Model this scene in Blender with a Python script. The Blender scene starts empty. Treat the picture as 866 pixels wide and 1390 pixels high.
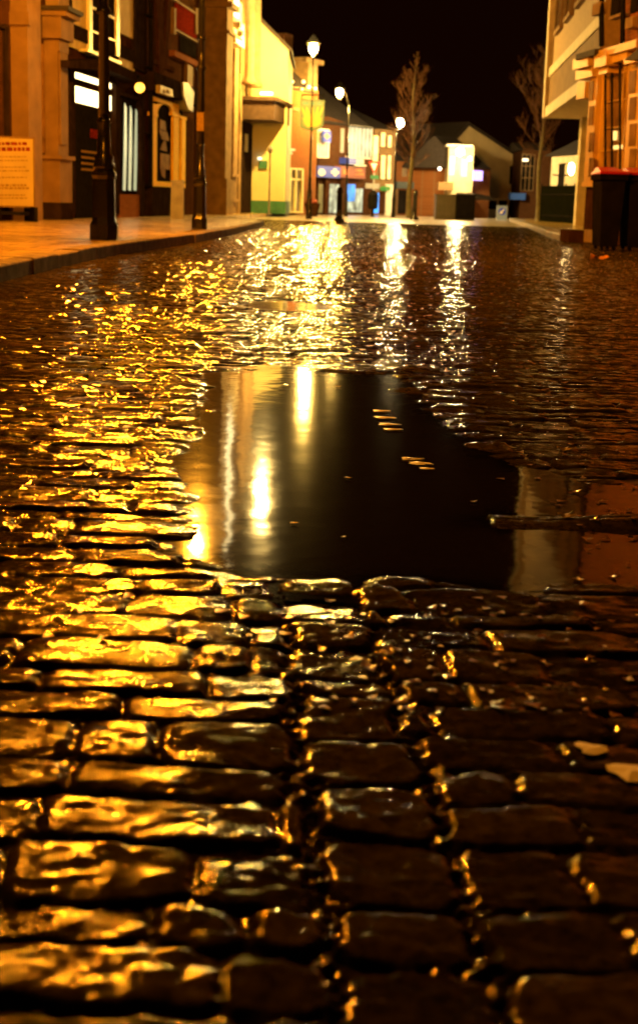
import bpy, bmesh, math, random
import numpy as np
from mathutils import Matrix, Vector
random.seed(7)
SC = bpy.context.scene; C = SC.collection
# ------------------------------------------------------------------ camera
FPX = 1850.0; TH = math.atan(378/1850); RO = math.radians(1.7); CH = 0.62
def ray(px, py):
    a = px-433; b = py-650
    x = a*math.cos(RO)+b*math.sin(RO); y = -a*math.sin(RO)+b*math.cos(RO)
    return (x, FPX*math.cos(TH)-y*math.sin(TH), -FPX*math.sin(TH)-y*math.cos(TH))
def at(px, py, Y):
    r = ray(px, py); t = Y/r[1]; return (r[0]*t, Y, CH+r[2]*t)
def G(px, py, z=0.0):
    r = ray(px, py); t = (z-CH)/r[2]; return (r[0]*t, r[1]*t)
cd = bpy.data.cameras.new('camera'); cam = bpy.data.objects.new('camera', cd); C.objects.link(cam)
R_ = Vector((math.cos(RO), math.sin(RO)*math.sin(TH), math.sin(RO)*math.cos(TH)))
U_ = -Vector((math.sin(RO), -math.cos(RO)*math.sin(TH), -math.cos(RO)*math.cos(TH)))
Bk = -Vector((0, math.cos(TH), -math.sin(TH)))
m = Matrix((R_, U_, Bk)).transposed().to_4x4(); m.translation = (0, 0, CH)
cam.matrix_world = m
cd.sensor_fit = 'VERTICAL'; cd.lens = 50; cd.sensor_height = 50*1390/FPX; cd.sensor_width = cd.sensor_height
cd.shift_y = -45/1390; cd.clip_start = 0.02; cd.clip_end = 1500
cd.dof.use_dof = True; cd.dof.focus_distance = 3.9; cd.dof.aperture_fstop = 6.3
SC.camera = cam
# ------------------------------------------------------------------ world and exposure
wd = bpy.data.worlds.new('World'); SC.world = wd; wd.use_nodes = True
nt = wd.node_tree; bg = nt.nodes['Background']
sky = nt.nodes.new('ShaderNodeTexSky'); sky.sky_type = 'NISHITA'; sky.sun_disc = False
sky.sun_elevation = math.radians(-3.5); sky.sun_rotation = math.radians(200)
mx = nt.nodes.new('ShaderNodeMix'); mx.data_type = 'RGBA'; mx.inputs[0].default_value = 0.97
mx.inputs[7].default_value = (0.045, 0.0075, 0.001, 1)
nt.links.new(sky.outputs[0], mx.inputs[6]); nt.links.new(mx.outputs[2], bg.inputs[0]); bg.inputs[1].default_value = 0.1
SC.view_settings.view_transform = 'Standard'; SC.view_settings.look = 'None'
SC.view_settings.exposure = 0.0; SC.view_settings.gamma = 1.0; SC.view_settings.use_curve_mapping = False
SC.cycles.use_denoising = True; SC.cycles.sample_clamp_indirect = 6.0; SC.cycles.sample_clamp_direct = 0
SC.cycles.max_bounces = 5; SC.cycles.diffuse_bounces = 2; SC.cycles.glossy_bounces = 3; SC.cycles.caustics_reflective = False
SC.cycles.use_light_tree = True
# colours of the light given off
SODIUM = (1.0, 0.29, 0.008); WARM = (1.0, 0.56, 0.10); PALE = (1.0, 0.68, 0.26)
# ------------------------------------------------------------------ materials
def mat(name, col, rough=0.6, var=0.25, scale=6.0, metal=0.0, coat=0.0, coat_r=0.1, bump=0.0, bscale=40.0, spec=0.5, emis=None, es=0.0):
    M = bpy.data.materials.new(name); M.use_nodes = True; t = M.node_tree; b = t.nodes['Principled BSDF']
    b.inputs['Roughness'].default_value = rough; b.inputs['Metallic'].default_value = metal
    b.inputs['Coat Weight'].default_value = coat; b.inputs['Coat Roughness'].default_value = coat_r
    b.inputs['Specular IOR Level'].default_value = spec
    tc = t.nodes.new('ShaderNodeTexCoord')
    n = t.nodes.new('ShaderNodeTexNoise'); n.inputs['Scale'].default_value = scale; n.inputs['Detail'].default_value = 6
    t.links.new(tc.outputs['Object'], n.inputs['Vector'])
    r = t.nodes.new('ShaderNodeValToRGB'); r.color_ramp.elements[0].position = 0.3; r.color_ramp.elements[1].position = 0.7
    r.color_ramp.elements[0].color = tuple(c*(1-var) for c in col)+(1,); r.color_ramp.elements[1].color = tuple(min(1, c*(1+var)) for c in col)+(1,)
    t.links.new(n.outputs['Fac'], r.inputs[0]); t.links.new(r.outputs[0], b.inputs['Base Color'])
    if bump:
        n2 = t.nodes.new('ShaderNodeTexNoise'); n2.inputs['Scale'].default_value = bscale; n2.inputs['Detail'].default_value = 5
        t.links.new(tc.outputs['Object'], n2.inputs['Vector'])
        bp = t.nodes.new('ShaderNodeBump'); bp.inputs['Strength'].default_value = 1.0; bp.inputs['Distance'].default_value = bump
        t.links.new(n2.outputs['Fac'], bp.inputs['Height']); t.links.new(bp.outputs[0], b.inputs['Normal']); t.links.new(bp.outputs[0], b.inputs['Coat Normal'])
    if emis:
        b.inputs['Emission Color'].default_value = emis+(1,); b.inputs['Emission Strength'].default_value = es
    return M
def brick(name, c1, c2, mortar, rough=0.8):
    M = mat(name, c1, .9, spec=0); t = M.node_tree; b = t.nodes['Principled BSDF']
    tc = t.nodes.new('ShaderNodeTexCoord'); mp = t.nodes.new('ShaderNodeMapping'); mp.inputs['Rotation'].default_value = (math.pi/2, 0, 0)
    k = t.nodes.new('ShaderNodeTexBrick'); k.inputs['Scale'].default_value = 4.4; k.inputs['Mortar Size'].default_value = 0.02
    k.inputs['Color1'].default_value = c1+(1,); k.inputs['Color2'].default_value = c2+(1,); k.inputs['Mortar'].default_value = mortar+(1,)
    sx = t.nodes.new('ShaderNodeSeparateXYZ'); cx = t.nodes.new('ShaderNodeCombineXYZ'); ad = t.nodes.new('ShaderNodeMath')
    t.links.new(tc.outputs['Object'], sx.inputs[0]); t.links.new(sx.outputs[0], ad.inputs[0]); t.links.new(sx.outputs[1], ad.inputs[1])
    t.links.new(ad.outputs[0], cx.inputs[0]); t.links.new(sx.outputs[2], cx.inputs[1]); t.links.new(cx.outputs[0], k.inputs['Vector'])
    t.links.new(k.outputs[0], b.inputs['Base Color']); return M
M = {}
M['cream'] = mat('cream_paint', (.20, .125, .06), .8, .18, 3, spec=.15, bump=.004, bscale=12)
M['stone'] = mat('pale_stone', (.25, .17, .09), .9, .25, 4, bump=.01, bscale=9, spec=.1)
M['render'] = mat('white_render', (.60, .52, .36), .9, .15, 3, spec=.05, bump=.006, bscale=20)
M['yellow'] = mat('yellow_render', (.55, .50, .25), .7, .07, 1.5, bump=.004, bscale=14)
M['timber'] = mat('black_timber', (.022, .014, .010), .75, .4, 5, spec=0)
M['black'] = mat('black_gloss_paint', (.012, .011, .01), .8, .3, 8, spec=0)
M['lamp_black'] = mat('wet_black_cast_iron', (.010, .009, .008), .22, .3, 8, spec=.5, bump=.0015, bscale=40)
M['brown'] = mat('brown_paint', (.05, .022, .010), .75, .3, 5, spec=0)
M['white'] = mat('white_paint', (.75, .72, .66), .4, .08, 5)
M['grey'] = mat('grey_paint', (.3, .3, .3), .5, .2, 6)
M['slate'] = mat('roof_slate', (.03, .022, .02), .8, .35, 8)
M['green'] = mat('dark_green_paint', (.02, .13, .07), .4, .2, 6)
M['olive'] = mat('olive_cabinet_paint', (.06, .05, .03), .45, .2, 5)
M['red'] = mat('red_plastic', (.45, .015, .01), .35, .15, 5)
M['blue'] = mat('blue_sign_paint', (.03, .06, .55), .4, .1, 5)
M['glass'] = mat('dark_window_glass', (.015, .012, .01), .5, .3, 2, spec=0)
M['amber_glass'] = mat('amber_window_glass', (.20, .11, .04), .15, .4, 3)
M['brick_red'] = brick('red_brick', (.30, .11, .055), (.22, .075, .04), (.25, .2, .15))
M['brick_orange'] = brick('orange_brick', (.26, .095, .03), (.20, .07, .022), (.22, .14, .08))
M['brick_brown'] = brick('brown_brick', (.085, .035, .014), (.06, .024, .01), (.10, .065, .04))
M['bark'] = mat('tree_bark', (.10, .08, .03), .85, .3, 8)
M['twig'] = mat('bare_twig', (.085, .032, .008), .8, .3, 8)
M['plastic_black'] = mat('black_bin_plastic', (.010, .008, .007), .8, .3, 6, spec=0)
M['paper'] = mat('poster_paper', (.38, .31, .14), .6, .08, 4)
M['wheat'] = mat('golden_wheat_paint', (.50, .31, .01), .5, .15, 6)
M['skyblue_board'] = mat('pale_sign_board', (.09, .13, .035), .5, .1, 4)
M['poster_red'] = mat('faded_red_ink', (.17, .018, .008), .9, .5, 14, spec=0)
M['ink'] = mat('grey_ink', (.25, .17, .07), .9, .3, 30, spec=0)
def glow(name, col, s, var=0.0, scale=3.0):
    G_ = mat(name, (.04, .04, .04), .4, emis=col, es=s)
    if var:
        t = G_.node_tree; b = t.nodes['Principled BSDF']; tc = t.nodes.new('ShaderNodeTexCoord'); n = t.nodes.new('ShaderNodeTexNoise')
        n.inputs['Scale'].default_value = scale; n.inputs['Detail'].default_value = 3; t.links.new(tc.outputs['Object'], n.inputs['Vector'])
        mr = t.nodes.new('ShaderNodeMapRange'); mr.inputs[1].default_value = .35; mr.inputs[2].default_value = .65
        mr.inputs[3].default_value = s*(1-var); mr.inputs[4].default_value = s*(1+var); t.links.new(n.outputs['Fac'], mr.inputs[0]); t.links.new(mr.outputs[0], b.inputs['Emission Strength'])
    return G_
M['lit_white'] = glow('lit_window_and_wall', (1, .78, .34), 5)
M['lit_cool'] = glow('lit_window_cool', (.55, .85, .75), .5, .5, 2)
M['lit_shop'] = glow('lit_shop_interior', (.9, .95, .6), .55, .8, 2.2)
M['lit_blue'] = glow('lit_blue_display', (.03, .35, 1), 1.6, .5, 2)
M['lit_warm'] = glow('lit_window_warm', (1, .62, .16), 2.6, .35, 1.5)
M['lit_dim'] = glow('dim_lit_window', (1, .5, .12), .18, .8, 1.5)
M['lit_lilac'] = glow('lilac_sign_light', (.62, .42, 1), 2.2)
M['lit_green'] = glow('green_sign_light', (.15, .7, .05), .5)
M['stripe'] = glow('lit_curtain_strip', (.95, .95, .5), .55)
BULB = {}
def bulb_mat(name, col, s): 
    BULB[name] = mat(name, (.8, .8, .8), .4, emis=col, es=s); return BULB[name]
# ------------------------------------------------------------------ mesh helpers
def obj(name, shapes, m, parent=None, smooth=False, recalc=True):
    V = []; Fc = []
    for vs, fs in shapes:
        o = len(V); V += [tuple(v) for v in vs]; Fc += [tuple(i+o for i in f) for f in fs]
    me = bpy.data.meshes.new(name); me.from_pydata(V, [], Fc)
    if recalc:
        b = bmesh.new(); b.from_mesh(me); bmesh.ops.recalc_face_normals(b, faces=b.faces[:]); b.to_mesh(me); b.free()
    me.materials.append(m)
    if smooth: me.polygons.foreach_set('use_smooth', [True]*len(me.polygons))
    me.update()
    o = bpy.data.objects.new(name, me); C.objects.link(o)
    if parent is not None: attach(o, parent)
    return o
def rootloc(p):
    while p.parent is not None: p = p.parent
    return p
def attach(o, p):
    o.parent = p
    o.matrix_parent_inverse = Matrix.Translation(p.location).inverted() if p.parent is None and p.type == 'EMPTY' else Matrix.Identity(4)
def thing(name, label, cat, loc, group=None):
    o = bpy.data.objects.new(name, None); C.objects.link(o); o.location = loc; o.empty_display_size = .2
    o['label'] = label; o['category'] = cat
    if group: o['group'] = group
    return o
def objs(name, shapes, m, parent):
    return [obj(name, [s_], m, parent) for s_ in shapes]
def tag(o, label, cat, group=None):
    o['label'] = label; o['category'] = cat
    if group: o['group'] = group
    return o
def struct(o, kind='structure'): o['kind'] = kind; return o
def quadbox(c):   # 8 corners: 4 bottom then 4 top
    return (c, [(0, 1, 2, 3), (4, 7, 6, 5), (0, 4, 5, 1), (1, 5, 6, 2), (2, 6, 7, 3), (3, 7, 4, 0)])
def box(x0, y0, z0, x1, y1, z1):
    return quadbox([(x0, y0, z0), (x1, y0, z0), (x1, y1, z0), (x0, y1, z0), (x0, y0, z1), (x1, y0, z1), (x1, y1, z1), (x0, y1, z1)])
def lathe(cx, cy, prof, n=16, rot=0.0):
    V = []; Fc = []
    for r, z in prof:
        for k in range(n):
            a = rot+2*math.pi*k/n; V.append((cx+r*math.cos(a), cy+r*math.sin(a), z))
    for i in range(len(prof)-1):
        for k in range(n):
            Fc.append((i*n+k, i*n+(k+1) % n, (i+1)*n+(k+1) % n, (i+1)*n+k))
    Fc.append(tuple(range(n))[::-1]); Fc.append(tuple((len(prof)-1)*n+k for k in range(n)))
    return (V, Fc)
def tube(pts, rads, n=6):
    pts = [Vector(p) for p in pts]
    if not isinstance(rads, (list, tuple)): rads = [rads]*len(pts)
    V = []; Fc = []
    for i, p in enumerate(pts):
        d = (pts[min(i+1, len(pts)-1)]-pts[max(i-1, 0)]).normalized()
        a = d.cross(Vector((0, 0, 1)) if abs(d.z) < .9 else Vector((1, 0, 0))).normalized(); b = d.cross(a)
        for k in range(n):
            t = 2*math.pi*k/n; V.append(tuple(p+(a*math.cos(t)+b*math.sin(t))*rads[i]))
    for i in range(len(pts)-1):
        for k in range(n): Fc.append((i*n+k, i*n+(k+1) % n, (i+1)*n+(k+1) % n, (i+1)*n+k))
    Fc.append(tuple(range(n))); Fc.append(tuple((len(pts)-1)*n+k for k in range(n)))
    return (V, Fc)
def ball(c, r, n=12, m_=8, sz=1.0):
    prof = [(max(r*math.sin(math.pi*i/m_), r*.02), c[2]-r*sz*math.cos(math.pi*i/m_)) for i in range(m_+1)]
    return lathe(c[0], c[1], prof, n)
class Wall:
    """a vertical plane through two ground points; u along it, z up, w out towards the street"""
    def __init__(s, A, B):
        s.A = Vector((A[0], A[1])); B = Vector((B[0], B[1])); s.L = (B-s.A).length; s.u = (B-s.A)/s.L
        s.n = Vector((-s.u.y, s.u.x))
        if s.n.dot(-s.A) < 0: s.n = -s.n
    def U(s, px, py, w=0.0):
        r = ray(px, py); d = Vector((r[0], r[1])); o = s.A+s.n*w
        t = o.dot(s.n)/d.dot(s.n); return ((d*t-o).dot(s.u), CH+r[2]*t)
    def pt(s, u, v, w): q = s.A+s.u*u+s.n*w; return (q.x, q.y, v)
    def pp(s, px, py, w=0.0): u, v = s.U(px, py, w); return s.pt(u, v, w)
    def bx(s, u0, v0, u1, v1, w0, w1):
        return quadbox([s.pt(u0, v0, w0), s.pt(u1, v0, w0), s.pt(u1, v0, w1), s.pt(u0, v0, w1), s.pt(u0, v1, w0), s.pt(u1, v1, w0), s.pt(u1, v1, w1), s.pt(u0, v1, w1)])
    def box(s, x0, y0, x1, y1, w0, w1, floor=None):
        ym = (y0+y1)/2; xm = (x0+x1)/2
        u0 = s.U(x0, ym, w1)[0]; u1 = s.U(x1, ym, w1)[0]; v1 = s.U(xm, y0, w1)[1]
        v0 = floor if floor is not None else s.U(xm, y1, w1)[1]
        return s.bx(u0, v0, u1, v1, w0, w1)
    def poly(s, pts, w0, w1, px=True):
        P = [s.U(x, y, w1) if px else (x, y) for x, y in pts]; n = len(P)
        V = [s.pt(u, v, w0) for u, v in P]+[s.pt(u, v, w1) for u, v in P]
        return (V, [tuple(range(n)), tuple(range(n, 2*n))]+[(i, (i+1) % n, n+(i+1) % n, n+i) for i in range(n)])
    def frame(s, x0, y0, x1, y1, t, w0, w1):
        return [s.box(x0, y0, x1, y0+t, w0, w1), s.box(x0, y1-t, x1, y1, w0, w1), s.box(x0, y0+t, x0+t, y1-t, w0, w1), s.box(x1-t, y0+t, x1, y1-t, w0, w1)]
    def pier(s, a, b, c, yt, yb, back=0.0, floor=None, grow=0.0):
        """a box standing out of the wall: its near return spans pixels a..b, its front b..c"""
        ym = (yt+yb)/2; u0 = s.U(a, ym)[0]
        lo, hi = 0.0, 3.0
        for _ in range(40):
            w = (lo+hi)/2; p = s.pt(u0, 0, w)
            # pixel column of that point
            q = project(p[0], p[1], s.U(b, ym, w)[1])
            if q[0] < b: lo = w
            else: hi = w
        v1 = s.U(b, yt, w)[1]; v0 = floor if floor is not None else s.U(b, yb, w)[1]
        u1 = s.U(c, ym, w)[0]
        if u1 < u0: u0, u1 = u1, u0
        return s.bx(u0-grow, v0, u1+grow, v1, back, w+grow), (u0, u1, v0, v1, w)
def project(x, y, z):
    d = Vector((x, y, z-CH)); a = d.dot(R_); b = -d.dot(U_); f = -d.dot(Bk)
    return (433+FPX*a/f, 650+FPX*b/f)
# ------------------------------------------------------------------ noise for the setts
def hsh(i, j, seed):
    i = i.astype(np.int64); j = j.astype(np.int64)
    h = (i*374761393+j*668265263+seed*1442695041) & 0xffffffff
    h = ((h ^ (h >> 13))*1274126177) & 0xffffffff; h = ((h ^ (h >> 16))*2246822519) & 0xffffffff; h ^= h >> 15
    return (h & 0xffffff)/float(0x1000000)
def vn(x, y, seed):
    i = np.floor(x); j = np.floor(y); fx = x-i; fy = y-j; fx = fx*fx*(3-2*fx); fy = fy*fy*(3-2*fy)
    a = hsh(i, j, seed); b = hsh(i+1, j, seed); c = hsh(i, j+1, seed); d = hsh(i+1, j+1, seed)
    return (a+(b-a)*fx)*(1-fy)+(c+(d-c)*fx)*fy-0.5
def fbm(x, y, seed, o=3):
    r = 0; a = 1.0
    for k in range(o): r = r+a*vn(x*2**k, y*2**k, seed+k*17); a *= .5
    return r
PX = [-8, 0.7, 1.06, 1.3, 1.56, 1.94, 2.2, 3.0, 6.5, 9, 13, 18.4, 25.5, 31.4, 41, 60]
PV = [.16, .10, .09, .07, .045, .02, -.005, -.05, -.24, -.34, -.46, -.45, -.25, .0, .5, 1.6]
POOL = [(-.37, 4.95), (.24, 5.02), (.29, 4.1), (.42, 3.38), (.60, 3.12), (.95, 3.05), (.85, 2.3), (.55, 2.22), (.15, 2.20), (-.07, 2.24), (-.22, 2.40), (-.30, 3.4)]
def poly_sd(x, y, P):
    d = np.full(x.shape, 1e9); inside = np.zeros(x.shape, bool)
    for k in range(len(P)):
        ax, ay = P[k]; bx_, by = P[(k+1) % len(P)]; ex, ey = bx_-ax, by-ay
        t = np.clip(((x-ax)*ex+(y-ay)*ey)/(ex*ex+ey*ey), 0, 1); d = np.minimum(d, np.hypot(x-ax-t*ex, y-ay-t*ey))
        c = ((ay > y) != (by > y)) & (x < (bx_-ax)*(y-ay)/(by-ay+1e-12)+ax); inside ^= c
    return np.where(inside, d, -d)
def sst(a, b, x): t = np.clip((x-a)/(b-a), 0, 1); return t*t*(3-2*t)
WATER_Z = -0.0032
def setts(x, y):
    wx = x+.014*vn(x*9, y*9, 1)+.012*vn(x*24, y*24, 2)+.004*vn(x*70, y*70, 6); wy = y+.018*vn(x*8, y*8, 3)+.011*vn(x*26, y*26, 4)+.004*vn(x*70, y*70, 7)
    s = wx-np.interp(y, PX, PV)
    t = wy+.035*fbm(x*.9, y*.9, 5, 2)+.05*np.clip(x-.2, -2, 3)*0.12
    strip = np.abs(s) < .063
    seed_side = np.where(s < 0, 11, 12)
    def cells(c, other, pitch, jit, seed):
        c = c/pitch; k = np.floor(c)
        def bd(kk): return kk+jit*(hsh(kk, other, seed)-.5)
        k = np.where(c < bd(k), k-1, np.where(c >= bd(k+1), k+1, k))
        return k, (c-bd(k))*pitch, (bd(k+1)-c)*pitch
    zero = np.zeros_like(x)
    # courses
    kL, a0, a1 = cells(t, zero+seed_side, .102, .45, 21)
    kS, b0, b1 = cells(t+.04, zero+7, .118, .5, 23)
    k = np.where(strip, kS+5000, kL+np.where(s < 0, 0, 20000)); d0 = np.where(strip, b0, a0); d1 = np.where(strip, b1, a1)
    # stones in a course
    off = hsh(k, zero, 31)*.185
    sl = np.where(s < 0, -s, s)-.063
    c = sl+np.where(sl < .26, 0, 0)
    kc, e0, e1 = cells(c+off, k, .19, .62, 33)
    e0 = np.where(strip, s+.063, np.minimum(e0, np.maximum(sl, 0))); e1 = np.where(strip, .063-s, e1); kc = np.where(strip, 0, kc)
    d0 = d0-.004*hsh(k, kc, 56); d1 = d1-.004*hsh(k, kc, 57); e0 = e0-.004*hsh(k, kc, 58)
    hx = (e0+e1)/2; hy = (d0+d1)/2; px = e0-hx; py = d0-hy
    jw = .0008+.0035*np.exp(-((np.abs(s)-.063)/.02)**2)+.0045*vn(x*17, y*17, 41)+.003*vn(x*60, y*60, 42)
    rc = np.minimum(.026, np.minimum(hx, hy)*.8)
    qx = np.maximum(np.abs(px)-(hx-rc), 0); qy = np.maximum(np.abs(py)-(hy-rc), 0)
    d = np.where((qx > 0) & (qy > 0), rc-np.hypot(qx, qy), np.minimum(hx-np.abs(px), hy-np.abs(py)))-jw
    e = np.clip(d/(.0095+.007*(hsh(k, kc, 54)-.5)), 0, 1); prof = 1-(1-e)**2.3
    h1 = hsh(k, kc, 51); h2 = hsh(k, kc, 52); h3 = hsh(k, kc, 53)
    top = .0034*prof+.0014*(1-(py/np.maximum(hy, .01))**2)*(e > 0)+(h1-.5)*.006*prof+((h2-.5)*.11*py+(h3-.5)*.045*px)*prof
    top += (.0034*fbm(x*14+h1*50, y*24+h2*50, 61, 3)+.0014*vn(x*60, y*75, 67)+.0009*vn(x*120, y*130, 66))*prof
    joint = (.007+.006*np.exp(-((np.abs(s)-.063)/.03)**2))*fbm(x*100, y*100, 71, 2)*(1-prof)-.0018*(1-prof)
    z = top+joint
    z += .012*fbm(x*.55, y*.4, 81, 2)
    # wheel worn hollow along the channel
    z -= .006*np.exp(-(s/.10)**2)
    # the hollows where the water stands
    sd = poly_sd(x+.03*vn(x*4, y*4, 85), y+.12*vn(x*3, y*2, 86), POOL)
    sd = sd+.07*vn(x*7, y*5, 87)+.04*vn(x*15, y*11, 88)
    deep = sst(-.10, .17, sd)*np.where(x > .35, .75, 1.0)
    flat = sst(0, .12, sd)
    z = z*(1-.55*flat)-.026*deep
    ridge = np.exp(-((y-2.68-.05*(x-.4))/.10)**2)*sst(.16, .42, x)
    z += .030*ridge*(.9+.7*vn(x*4.5, y*6, 91))*sst(-.05, .05, sd)
    lo = np.exp(-(((x+.2)/.26)**2+((y-8.2)/.33)**2)); z -= .03*lo
    # gutter dip by the kerb
    z -= .012*np.exp(-((x+2.0)/.18)**2)
    return z, prof, h1, sd, lo
# ------------------------------------------------------------------ setting
struct(obj('ground', [([(-600, -300, -.1), (600, -300, -.1), (600, 900, -.1), (-600, 900, -.1)], [(0, 1, 2, 3)])], mat('far_ground', (.05, .045, .04), .7)))
def make_setts():
    ys = [-4.0]
    while ys[-1] < 41.5:
        Y = ys[-1]
        st = .03 if Y < 0 else (.012 if Y < .75 else min(.0034+.00125*(Y-1 if Y > 1 else 0), .021))
        ys.append(Y+st)
    ys = np.array(ys); N = 520; u = np.linspace(-1, 1, N)
    X = np.empty((len(ys), N))
    for i, Y in enumerate(ys):
        Wd = 7.0; sp = min(.0029*max(Y, 1.1)+.0004, .026); a = sp*N/2
        lo, hi = 1e-3, 12
        for _ in range(40):
            k = (lo+hi)/2
            if a*math.sinh(k)/k < Wd: lo = k
            else: hi = k
        c = .07*max(Y, 1)*0.3
        X[i] = a*np.sinh(k*u)/k+min(c, 1.5)
    Y = np.repeat(ys[:, None], N, 1)
    z, prof, h1, sd, lo = setts(X, Y)
    nv = X.size; co = np.empty((nv, 3), np.float32); co[:, 0] = X.ravel(); co[:, 1] = Y.ravel(); co[:, 2] = z.ravel()
    r = len(ys); i = np.arange((r-1)*(N-1)); i = i//(N-1)*N+i % (N-1)
    q = np.stack([i, i+1, i+N+1, i+N], 1).astype(np.int32)
    me = bpy.data.meshes.new('cobbled_road'); me.vertices.add(nv); me.vertices.foreach_set('co', co.ravel())
    me.loops.add(q.size); me.loops.foreach_set('vertex_index', q.ravel()); me.polygons.add(len(q))
    me.polygons.foreach_set('loop_start', np.arange(0, q.size, 4, dtype=np.int32)); me.polygons.foreach_set('use_smooth', np.ones(len(q), bool))
    at_ = me.attributes.new('stone', 'FLOAT_COLOR', 'POINT'); col = np.zeros((nv, 4), np.float32)
    col[:, 0] = prof.ravel(); col[:, 1] = h1.ravel(); col[:, 3] = 1; at_.data.foreach_set('color', col.ravel())
    me.update(); me.validate()
    S = bpy.data.materials.new('wet_granite_setts'); S.use_nodes = True; t = S.node_tree; b = t.nodes['Principled BSDF']; L = t.links.new
    A = t.nodes.new('ShaderNodeAttribute'); A.attribute_name = 'stone'; sp = t.nodes.new('ShaderNodeSeparateColor'); L(A.outputs['Color'], sp.inputs[0])
    tc = t.nodes.new('ShaderNodeTexCoord')
    def noise(sc, det=4, rough=.6):
        n = t.nodes.new('ShaderNodeTexNoise'); n.inputs['Scale'].default_value = sc; n.inputs['Detail'].default_value = det; n.inputs['Roughness'].default_value = rough
        L(tc.outputs['Object'], n.inputs['Vector']); return n
    n1 = noise(55, 8, .7); r1 = t.nodes.new('ShaderNodeValToRGB'); r1.color_ramp.elements[0].position = .35; r1.color_ramp.elements[1].position = .68
    r1.color_ramp.elements[0].color = (.016, .011, .002, 1); r1.color_ramp.elements[1].color = (.075, .052, .009, 1); L(n1.outputs['Fac'], r1.inputs[0])
    mxs = t.nodes.new('ShaderNodeMix'); mxs.data_type = 'RGBA'; mxs.blend_type = 'MULTIPLY'; mxs.inputs[0].default_value = 1
    mr = t.nodes.new('ShaderNodeMapRange'); mr.inputs[3].default_value = .55; mr.inputs[4].default_value = 1.35; L(sp.outputs[1], mr.inputs[0])
    L(r1.outputs[0], mxs.inputs[6]); L(mr.outputs[0], mxs.inputs[7])
    mj = t.nodes.new('ShaderNodeMix'); mj.data_type = 'RGBA'; mj.inputs[6].default_value = (.022, .016, .01, 1); L(sp.outputs[0], mj.inputs[0]); L(mxs.outputs[2], mj.inputs[7])
    L(mj.outputs[2], b.inputs['Base Color'])
    b.inputs['Roughness'].default_value = .42; b.inputs['Specular IOR Level'].default_value = 0
    b.inputs['Coat Weight'].default_value = 1.0; b.inputs['Coat IOR'].default_value = 1.34
    n3 = noise(9, 3); m3 = t.nodes.new('ShaderNodeMapRange'); m3.inputs[1].default_value = .35; m3.inputs[2].default_value = .65; m3.inputs[3].default_value = .035; m3.inputs[4].default_value = .09
    L(n3.outputs['Fac'], m3.inputs[0]); L(m3.outputs[0], b.inputs['Coat Roughness'])
    n5 = noise(17, 4); m5 = t.nodes.new('ShaderNodeMapRange'); m5.inputs[1].default_value = .43; m5.inputs[2].default_value = .60; m5.inputs[3].default_value = .06; m5.inputs[4].default_value = 1.0; L(n5.outputs['Fac'], m5.inputs[0]); L(m5.outputs[0], b.inputs['Coat Weight'])
    n2 = noise(110, 2, .5); bp = t.nodes.new('ShaderNodeBump'); bp.inputs['Distance'].default_value = .00025; bp.inputs['Strength'].default_value = 1; L(n2.outputs['Fac'], bp.inputs['Height'])
    n4 = noise(420, 3, .7); bq = t.nodes.new('ShaderNodeBump'); bq.inputs['Distance'].default_value = .002; L(n4.outputs['Fac'], bq.inputs['Height']); L(bp.outputs[0], bq.inputs['Normal'])
    L(bq.outputs[0], b.inputs['Normal'])
    n6 = noise(330, 2, .6); b6 = t.nodes.new('ShaderNodeBump'); b6.inputs['Distance'].default_value = .00032; L(n6.outputs['Fac'], b6.inputs['Height']); L(bp.outputs[0], b6.inputs['Normal']); L(b6.outputs[0], b.inputs['Coat Normal'])
    me.materials.append(S)
    o = bpy.data.objects.new('cobbled_road', me); C.objects.link(o); struct(o)
make_setts()
# water standing in the hollows
Wm = bpy.data.materials.new('still_water'); Wm.use_nodes = True; t = Wm.node_tree; b = t.nodes['Principled BSDF']
b.inputs['Base Color'].default_value = (.012, .008, .003, 1); b.inputs['Roughness'].default_value = .06; b.inputs['IOR'].default_value = 1.333; b.inputs['Specular IOR Level'].default_value = .5
tc = t.nodes.new('ShaderNodeTexCoord'); n = t.nodes.new('ShaderNodeTexNoise'); n.inputs['Scale'].default_value = 9; n.inputs['Detail'].default_value = 2
bp = t.nodes.new('ShaderNodeBump'); bp.inputs['Distance'].default_value = .0006; bp.inputs['Strength'].default_value = 1
t.links.new(tc.outputs['Object'], n.inputs['Vector']); t.links.new(n.outputs['Fac'], bp.inputs['Height']); t.links.new(bp.outputs[0], b.inputs['Normal'])
def flat(name, pts, z, m): return obj(name, [([(x, y, z) for x, y in pts], [tuple(range(len(pts)))])], m)
def puddle(x0, x1, y0, y1, step, zw):
    gx = np.arange(x0, x1+step, step); gy = np.arange(y0, y1+step, step); X, Y = np.meshgrid(gx, gy)
    z, p_, h_, sd, lo = setts(X, Y); dep = zw-z; nx = len(gx)
    keep = (np.maximum(sd > -.22, lo > .25)) > 0
    me = bpy.data.meshes.new('puddle'); F_ = [(r*nx+c, r*nx+c+1, (r+1)*nx+c+1, (r+1)*nx+c) for r in range(len(gy)-1) for c in range(nx-1) if keep[r, c]]
    me.from_pydata(np.stack([X.ravel(), Y.ravel(), np.full(X.size, zw)], 1).tolist(), [], F_)
    at_ = me.attributes.new('depth', 'FLOAT', 'POINT'); at_.data.foreach_set('value', np.clip(dep, 0, .1).ravel().astype(np.float32))
    me.materials.append(Wm); me.update(); o = bpy.data.objects.new('puddle', me); C.objects.link(o); return struct(o)
outm = [n_ for n_ in t.nodes if n_.type == 'OUTPUT_MATERIAL'][0]
da = t.nodes.new('ShaderNodeAttribute'); da.attribute_name = 'depth'
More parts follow.
